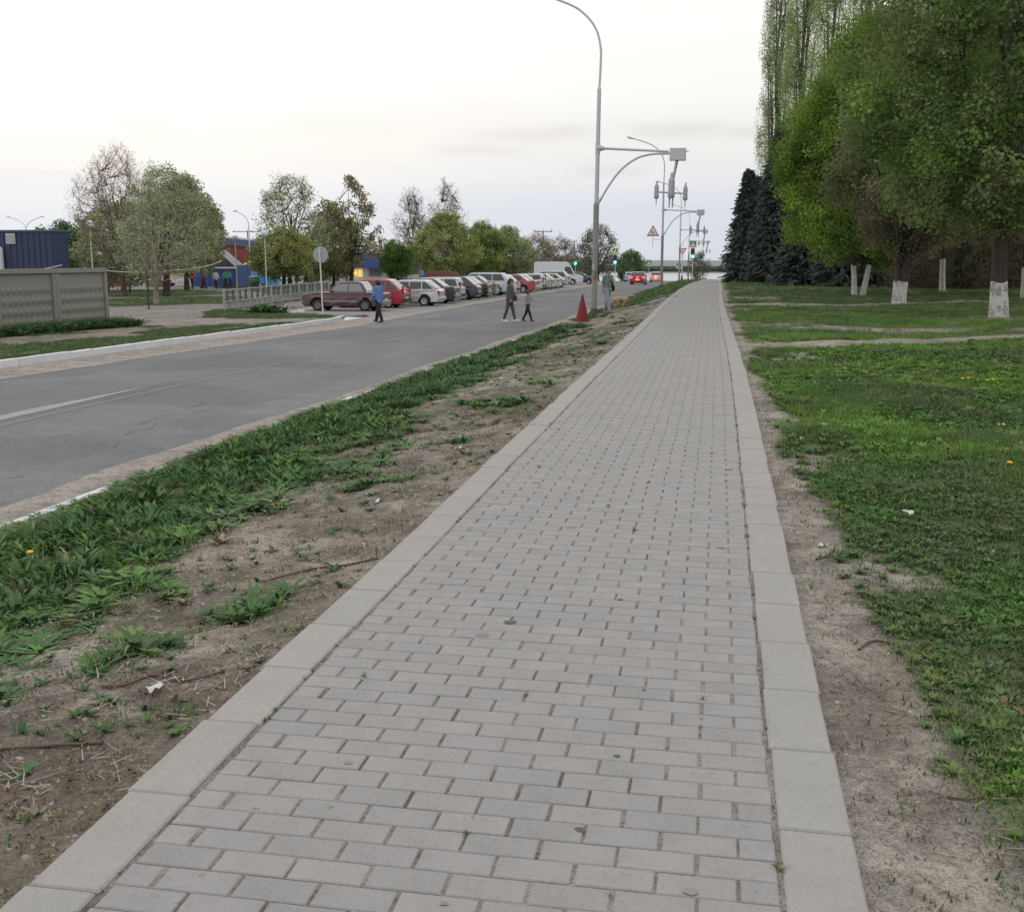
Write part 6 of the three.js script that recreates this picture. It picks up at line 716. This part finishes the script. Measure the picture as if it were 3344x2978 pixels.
// ---------------------------------------------------------------- power poles and park lamps
function utilityPole(x, d, h, w, label, two, col = [0.26, 0.25, 0.24]) { const y = ground(x, d), o = thing('power_pole', label, 'pole', x, y, d), m = mat(col, 0.9); part(o, 'pole', [bar(V(0, -0.2, 0), V(0, h, 0), 0.17, 0.12, 8), ...(two ? [bar(V(two, -0.2, 0), V(two, h, 0), 0.17, 0.12, 8)] : [])], m); part(o, 'cross_arm', box(w, 0.16, 0.16, two ? two * 0.35 : 0, h, 0), m); for (const s of [-0.45, 0, 0.45]) part(o, 'insulator', bar(V(s * w + (two ? two * 0.35 : 0), h + 0.08, 0), V(s * w + (two ? two * 0.35 : 0), h + 0.42, 0), 0.07, 0.05, 6), m); }
utilityPole(-29.8, 190, 8.3, 3.2, 'power pole with one crossarm rising above the blossoming trees', 0);
utilityPole(-31.0, 228, 8.0, 3.4, 'double-legged power pole beyond the white van', 1.7);
utilityPole(-88, 200, 9.0, 6.0, 'power pole with a wide crossarm above the red hall', 0);
function globeLamp(x, d, h, label, c = [0.62, 0.66, 0.74]) { const y = ground(x, d), o = thing('globe_lamp', label, 'park lamp', x, y, d, 0, 'globe lamps in the park'); part(o, 'post', [bar(V(0, -0.1, 0), V(0, h, 0), 0.055, 0.04, 8), bar(V(0, 0, 0), V(0, 0.5, 0), 0.09, 0.07, 8)], whitePole); part(o, 'globe', ball(0.30, 0, h + 0.24, 0, 18, 14), mat(c, 0.35)); }
globeLamp(-45.2, 75, 4.7, 'globe lamp standing behind the concrete wall');
globeLamp(-37.0, 87.5, 4.35, 'globe lamp behind the grey railing near the airy tree');
globeLamp(-44.6, 98.5, 4.3, 'pinkish globe lamp beside the blue kiosk', [0.62, 0.55, 0.56]);
globeLamp(-46.4, 108, 4.4, 'greenish globe lamp in front of the red hall', [0.45, 0.60, 0.60]);
{ const x = -94, d = 140, o = thing('twin_lamp', 'far street lamp with two thin raised arms above the blue shed', 'street lamp', x, ground(x, d), d); part(o, 'pole', bar(V(0, 0, 0), V(0, 7.3, 0), 0.1, 0.07, 8), zinc); for (const s of [-1, 1]) { part(o, 'arm', tube([V(0, 7.1, 0), V(s * 0.4, 7.75, 0), V(s * 1.3, 8.25, 0), V(s * 2.4, 8.6, 0)], 0.045, 16, 6), zinc); const h = new THREE.SphereGeometry(0.4, 10, 8); h.scale(0.8, 0.2, 0.3); h.translate(s * 2.6, 8.65, 0); part(o, 'lamp_head', h, zinc); } }
{ const x = -57, d = 130, o = thing('park_street_lamp', 'far single-armed street lamp beside the airy tree', 'street lamp', x, ground(x, d), d); part(o, 'pole', bar(V(0, 0, 0), V(0, 7, 0), 0.1, 0.07, 8), zinc); part(o, 'arm', tube([V(0, 6.9, 0), V(-0.1, 7.5, 0), V(-0.6, 8.1, 0), V(-1.5, 8.6, 0)], 0.05, 16, 6), zinc); const h = new THREE.SphereGeometry(0.4, 10, 8); h.scale(0.8, 0.25, 0.3); h.translate(-1.7, 8.66, 0); part(o, 'lamp_head', h, zinc); }
// ---------------------------------------------------------------- concrete panel wall
{
  const cm = [[0.36, 0.345, 0.315], [0.34, 0.33, 0.305], [0.375, 0.36, 0.325]].map((c) => mat(c, 0.95, { map: T.concrete, bumpMap: T.bumpDirt, bumpScale: 0.01 })), y = rProfile(33) + 0.12, wall = thing('concrete_wall', 'grey panelled concrete wall with weeds at its foot', 'wall', -21.55, y, 36.5), Hw = 2.02, pl = 3.12;
  for (let k = 0; k < 5; k++) {                             // runs towards the camera along +z
    const z0 = k * (pl + 0.02), g = [], zc = z0 + pl / 2, m = 0.17;
    g.push(box(0.09, Hw - 0.1, pl - 0.02, -0.03, Hw / 2 - 0.06, zc));                                 // recessed field
    g.push(box(0.2, 0.15, pl, 0, Hw - 0.075, zc, 0.012), box(0.2, 0.2, pl, 0, 0.0, zc, 0.012), box(0.195, Hw - 0.3, m, 0, Hw / 2 - 0.02, z0 + m / 2 + 0.002), box(0.195, Hw - 0.3, m, 0, Hw / 2 - 0.02, z0 + pl - m / 2 - 0.002));
    for (let r = 0; r < 4; r++) for (let c = 0; c < 9; c++) { const cy = 0.32 + r * 0.34, cz = z0 + m + 0.2 + c * ((pl - 2 * m - 0.4) / 8), p = new THREE.ConeGeometry(0.19, 0.10, 4, 1); p.rotateY(Math.PI / 4); p.scale(1.0, 1, 0.92); p.rotateZ(-Math.PI / 2); p.translate(0.06, cy, cz + (r % 2 ? 0.04 : -0.04)); g.push(p); }
    part(wall, 'wall_panel', g, cm[k % 3]);
  }
}
// ---------------------------------------------------------------- railing with dark ornaments
{
  const rail = thing('railing', 'low grey metal railing with dark scroll ornaments on the grass island', 'railing', 0, 0, 0), A = [-22.5, 48.2], Bp = [-25.6, 71], n = 11, m = mat([0.36, 0.37, 0.37], 0.6, { metalness: 0.2 }), dark = mat([0.05, 0.06, 0.055], 0.7), lowPan = mat([0.30, 0.305, 0.31], 0.8, { map: T.concrete });
  const at = (t) => [lerp(A[0], Bp[0], t), lerp(A[1], Bp[1], t)], ang = Math.atan2(Bp[0] - A[0], -(Bp[1] - A[1]));
  for (let k = 0; k <= n; k++) { const [x, d] = at(k / n), y = ground(x, d), p = part(rail, 'post', box(0.09, 1.12, 0.09, 0, 0.48, 0, 0.01), m); p.position.set(x, y, -d); p.rotation.y = ang; }
  for (let k = 0; k < n; k++) {
    const [xa, da] = at(k / n), [xb, db] = at((k + 1) / n), len = Math.hypot(xb - xa, db - da) - 0.12, p = new THREE.Group(); p.name = 'panel'; p.position.set((xa + xb) / 2, ground((xa + xb) / 2, (da + db) / 2), -(da + db) / 2); p.rotation.y = ang; rail.add(p);
    part(p, 'top_rail', box(0.05, 0.05, len, 0, 0.98, 0), m); part(p, 'bottom_rail', box(0.05, 0.05, len, 0, 0.14, 0), m); part(p, 'middle_rail', box(0.04, 0.04, len, 0, 0.44, 0), m);
    for (let q = 0; q < 9; q++) part(p, 'baluster', box(0.014, 0.82, 0.016, 0, 0.56, lerp(-len / 2, len / 2, (q + 0.5) / 9)), m);
    for (const s of [-0.25, 0.25]) { const c = s * len, pts = []; for (let q = 0; q <= 16; q++) { const a = q / 16 * 6.283; pts.push(V(0.03, 0.71 + 0.21 * Math.sin(a * 0.5 - 1.57), c + 0.11 * Math.sin(a))); } part(p, 'scroll', [tube(pts, 0.042, 26, 5), tube(pts.map((v) => V(0.03, v.y, 2 * c - v.z)), 0.042, 26, 5)], dark); }
    for (let q = 0; q < 7; q++) part(p, 'slat', box(0.015, 0.26, len / 14, 0.012, 0.29, lerp(-len / 2, len / 2, (q + 0.5) / 7)), lowPan);
  }
}
// ---------------------------------------------------------------- buildings and stalls behind
{
  const blue = mat([0.032, 0.048, 0.105], 0.6), o = thing('blue_shed', 'dark blue corrugated shed with a pale louvre behind the concrete wall', 'building', -45.9, rProfile(60) + 0.12, 61); part(o, 'wall', box(15.2, 4.0, 1.6, 0, 2.0, 0.7), blue); for (let k = 0; k < 40; k++) part(o, 'rib', box(0.06, 3.9, 0.05, -7.5 + k * 0.385, 1.96, 1.52), blue); part(o, 'roof', box(15.3, 0.12, 1.8, 0, 4.05, 0.7, 0.02), mat([0.05, 0.12, 0.16], 0.6)); const lv = part(o, 'louvre', box(0.6, 0.62, 0.06, 4.95, 3.6, 1.58), mat([0.42, 0.43, 0.44], 0.6)); for (let k = 0; k < 6; k++) part(lv, 'slat', box(0.56, 0.03, 0.06, 4.95, 3.36 + k * 0.096, 1.62), mat([0.55, 0.55, 0.56], 0.6)); const q = new RoundedBoxGeometry(3.6, 3.3, 0.4, 4, 0.18); q.translate(2.67, 1.5, 1.75); part(o, 'white_door', q, mat([0.62, 0.66, 0.64], 0.5));
  for (const [P, label] of [[[V(-41.5, 0.9, -57), V(-38.5, 0.95, -57), V(-36.2, 1.35, -57)], 'slack white cable hung in front of the blue shed'], [[V(-36.4, 1.1, -60), V(-33, 0.92, -60), V(-28.9, 1.3, -60), V(-28, 1.6, -60)], 'slack white cable hung between the park trees']]) { const m = new THREE.Mesh(tube(P, 0.025, 24, 5), whitePole); m.name = numbered('overhead_cable'); scene.add(tag(m, label, 'cable')); }
  // red hall with a falling roof edge and a pale outside stair
  const x = -69, d = 176, h = thing('red_hall', 'large red hall with a sloping blue roof edge and pale outside stair', 'building', x, rProfile(170) + 0.1, d), red = mat([0.22, 0.06, 0.052], 0.8), rb = mat([0.07, 0.105, 0.19], 0.6);
  const s = new THREE.Shape([[-15, 0], [22, 0], [22, 3.2], [-15, 6.9]].map((p) => new THREE.Vector2(...p))), e = (sh, dp, z) => { const g = new THREE.ExtrudeGeometry(sh, { depth: dp, bevelEnabled: false }); g.translate(0, 0, z); return g; }; part(h, 'wall', e(s, 12, -6), red); part(h, 'roof_edge', e(new THREE.Shape([[-15.6, 6.2], [22.4, 2.45], [22.4, 3.5], [-15.6, 7.3]].map((p) => new THREE.Vector2(...p))), 12.9, -6.5), rb);
  part(h, 'stair', e(new THREE.Shape([[-9.8, 4.4], [-9.2, 4.75], [-3.4, 0], [-4.6, 0]].map((p) => new THREE.Vector2(...p))), 1.4, 6.9), mat([0.42, 0.43, 0.43], 0.8)); part(h, 'dark_entrance', box(5, 3.3, 0.2, -10.8, 1.7, 6.06), mat([0.05, 0.05, 0.055], 0.7)); for (let k = 0; k < 6; k++) { const w = part(h, 'window', box(1.8, 1.1, 0.08, -1 + k * 3.6, 1.75, 6.03), glassMat); part(w, 'frame', [box(1.95, 0.08, 0.1, -1 + k * 3.6, 2.34, 6.04), box(1.95, 0.08, 0.1, -1 + k * 3.6, 1.16, 6.04)], mat([0.5, 0.5, 0.5], 0.6)); }
  // blue kiosk
  const k = thing('blue_kiosk', 'bright blue kiosk box with a pale roof edge in the park', 'kiosk', -47.6, ground(-47, 100), 101.5, 0.08), kb = mat([0.06, 0.10, 0.27], 0.6); part(k, 'wall', box(4.6, 1.75, 3, 0, 0.85, 0), kb); part(k, 'roof', box(4.8, 0.12, 3.3, -0.1, 1.78, 0, 0.02), mat([0.55, 0.60, 0.68], 0.6)); part(k, 'end_post', box(1.1, 2.1, 1.0, 2.75, 1.05, 1.1, 0.05), mat([0.12, 0.18, 0.40], 0.6)); for (let q = 0; q < 4; q++) part(k, 'panel_rib', box(0.05, 1.65, 0.04, -1.8 + q * 1.2, 0.85, 1.52), mat([0.08, 0.13, 0.31], 0.6));
  // inflatable slide
  const sl = thing('toy_slide', 'inflatable slide in blue and yellow beside the blue kiosk', 'slide', -48.4, ground(-48, 112), 113, -0.2), ys = mat([0.62, 0.46, 0.04], 0.5), bs = mat([0.05, 0.24, 0.55], 0.5); part(sl, 'tower', box(1.7, 1.5, 1.6, 0.2, 0.75, 0, 0.2), bs); part(sl, 'chute', e(new THREE.Shape([[0.9, 1.55], [1.2, 1.55], [2.8, 0.05], [0.9, 0.05]].map((p) => new THREE.Vector2(...p))), 1.3, -0.65), mat([0.07, 0.30, 0.62], 0.5)); part(sl, 'arch', tube([V(-2.4, 1.7, 0.3), V(-1.2, 2.2, 0.3), V(0.6, 2.15, 0.3), V(1.6, 1.75, 0.3)], 0.24, 20, 10), ys);
  // striped green and white play ball / bin
  const b = thing('green_bin', 'round green and white litter bin in the park', 'bin', -41.4, ground(-41.4, 95), 95.2); part(b, 'drum', [new THREE.SphereGeometry(0.52, 18, 12).translate(0, 0.62, 0), bar(V(0, 0, 0), V(0, 0.3, 0), 0.3, 0.4, 14)], mat([0.10, 0.25, 0.17], 0.6)); part(b, 'white_rim', new THREE.TorusGeometry(0.40, 0.06, 8, 24).rotateX(1.57).translate(0, 1.0, 0), whitePole);
  // market kiosk with lit windows
  const mk = thing('market_kiosk', 'market kiosk with a blue awning and warmly lit window', 'kiosk', -41.3, ground(-41, 126), 127, 0.1), gl = new THREE.MeshStandardMaterial({ color: RGB(0.6, 0.4, 0.15), emissive: RGB(1, 0.62, 0.2), emissiveIntensity: 0.5 }); part(mk, 'wall', box(5.4, 2.1, 3, 0, 1.05, 0), mat([0.46, 0.45, 0.44], 0.7)); part(mk, 'awning', [box(2.6, 0.85, 1.2, 1.75, 2.25, 1.9, 0.05), box(3.0, 0.35, 1.0, -1.2, 2.05, 1.7, 0.05)], mat([0.04, 0.10, 0.33], 0.6)); part(mk, 'lit_window', box(0.55, 0.75, 0.06, -0.85, 1.2, 1.52), gl); part(mk, 'window', box(1.5, 0.8, 0.06, 1.6, 1.25, 1.52), paleGlass); part(mk, 'window_light_pane', box(0.5, 0.9, 0.06, -0.15, 1.2, 1.521), new THREE.MeshStandardMaterial({ color: RGB(0.6, 0.5, 0.2), emissive: RGB(0.8, 0.7, 0.25), emissiveIntensity: 0.5 })); const kl = new THREE.PointLight(RGB(1, 0.65, 0.25), 1.0, 0, 2); kl.position.set(-0.7, 1.2, 2.0); kl.castShadow = true; mk.add(kl);
  // low stalls and a dark pavilion closing the market
  const st = (n, label, px, pd, w, hh, c, c2) => { const q = thing('market_stall', label, 'stall', px, ground(px, pd), pd, 0.1 * n); part(q, 'counter', box(w, hh * 0.55, 2, 0, hh * 0.27, 0), mat(c, 0.8)); part(q, 'canopy', e(new THREE.Shape([[-w / 2 - 0.3, hh], [w / 2 + 0.3, hh], [w / 2, hh + 0.5], [-w / 2, hh + 0.5]].map((p) => new THREE.Vector2(...p))), 2.6, -1.3), mat(c2, 0.8)); for (const sx of [-1, 1]) part(q, 'post', bar(V(sx * w * 0.48, 0, 0.9), V(sx * w * 0.48, hh, 0.9), 0.04, 0.04, 6), zinc); };
  st(1, 'market stall with a dark roof behind the rusty tree', -46, 136, 6, 1.9, [0.35, 0.33, 0.32], [0.06, 0.06, 0.07]); st(2, 'market stall with a wine-red counter beyond the black cars', -31.2, 124, 3.5, 0.9, [0.28, 0.05, 0.06], [0.22, 0.08, 0.08]); st(-1, 'market stall with white counter beyond the silver hatchback', -36.5, 137, 5, 1.8, [0.6, 0.6, 0.6], [0.05, 0.09, 0.12]); st(0, 'pale stall beyond the grey-green dense tree', -27, 170, 6, 2.0, [0.5, 0.52, 0.54], [0.4, 0.42, 0.44]);
  // benches in the park
  [[-43.4, 75.4, 0.35, 'red-brown park bench with its back to the wall corner'], [-40.9, 76.6, 0.5, 'red-brown park bench between the bare tree and the pale grey tree']].forEach(([bx, bd, t, label]) => { const q = thing('park_bench', label, 'bench', bx, ground(bx, bd), bd, t, 'park benches'), wd = mat([0.17, 0.065, 0.045], 0.8); for (let i = 0; i < 4; i++) part(q, 'seat_slat', box(1.9, 0.04, 0.1, 0, 0.46, -0.18 + i * 0.12, 0.008), wd); for (let i = 0; i < 3; i++) { const g = box(1.9, 0.12, 0.035, 0, 0.58 + i * 0.15, 0.30 + i * 0.03, 0.008); part(q, 'back_slat', g, wd); } for (const s of [-0.75, 0.75]) part(q, 'leg', [box(0.07, 0.46, 0.07, s, 0.23, -0.16), box(0.07, 0.95, 0.07, s, 0.47, 0.26), box(0.07, 0.06, 0.5, s, 0.42, 0.05)], mat([0.05, 0.05, 0.05], 0.7)); });
  { const o2 = thing('short_post', 'thin dark post standing in the grass near the wall end', 'post', -27.0, ground(-27, 49.5), 49.5); part(o2, 'shaft', bar(V(0, -0.1, 0), V(0, 1.9, 0), 0.035, 0.03, 8), darkPlastic); part(o2, 'plate', box(0.22, 0.02, 0.22, 0, 0.01, 0), darkPlastic); }
  // brown building wall behind the lawn trees
  const bw = thing('brown_building', 'long brown plastered building behind the white-washed trunks', 'building', 25, sProfile(60) - 0.1, 66), br = mat([0.25, 0.205, 0.165], 0.9, { map: T.concrete, bumpMap: T.bumpDirt, bumpScale: 0.02 }); part(bw, 'wall', box(30, 4.2, 8, 0, 2.1, 0), br); part(bw, 'plinth', box(30.1, 0.35, 8.1, 0, 0.17, 0), mat([0.15, 0.135, 0.12], 0.9, { map: T.dirt })); part(bw, 'roof', box(31, 0.25, 9, 0, 4.3, 0), mat([0.12, 0.11, 0.11], 0.8)); [-12.2, -6, 2, 9].forEach((wx, i) => { const w = part(bw, i === 0 ? 'door' : 'window', box(i === 0 ? 1.3 : 1.5, i === 0 ? 2.2 : 1.4, 0.1, wx, i === 0 ? 1.35 : 1.9, 4.02), i === 0 ? mat([0.03, 0.028, 0.026], 0.8) : glassMat); part(w, i === 0 ? 'handle' : 'sill', box(i === 0 ? 0.12 : 1.7, 0.05, 0.16, wx + (i === 0 ? 0.5 : 0), i === 0 ? 1.3 : 1.17, 4.06), mat([0.4, 0.4, 0.4], 0.6)); });
  // manhole plate by the pavement edge
  const sx = -2.0, sd = 45.2; const pl = thing('drain_plate', 'small green drain plate set beside the edging slabs', 'plate', sx, sProfile(sd) - 0.005, sd); part(pl, 'lid', box(0.75, 0.05, 0.5, 0, 0.0, 0, 0.01), mat([0.12, 0.19, 0.15], 0.7)); part(pl, 'grip', box(0.16, 0.02, 0.04, 0, 0.032, 0.1), darkPlastic);
}


scene.traverse((q) => { if (q.isMesh) { q.castShadow = true; q.receiveShadow = true; } });
renderer.render(scene, camera);
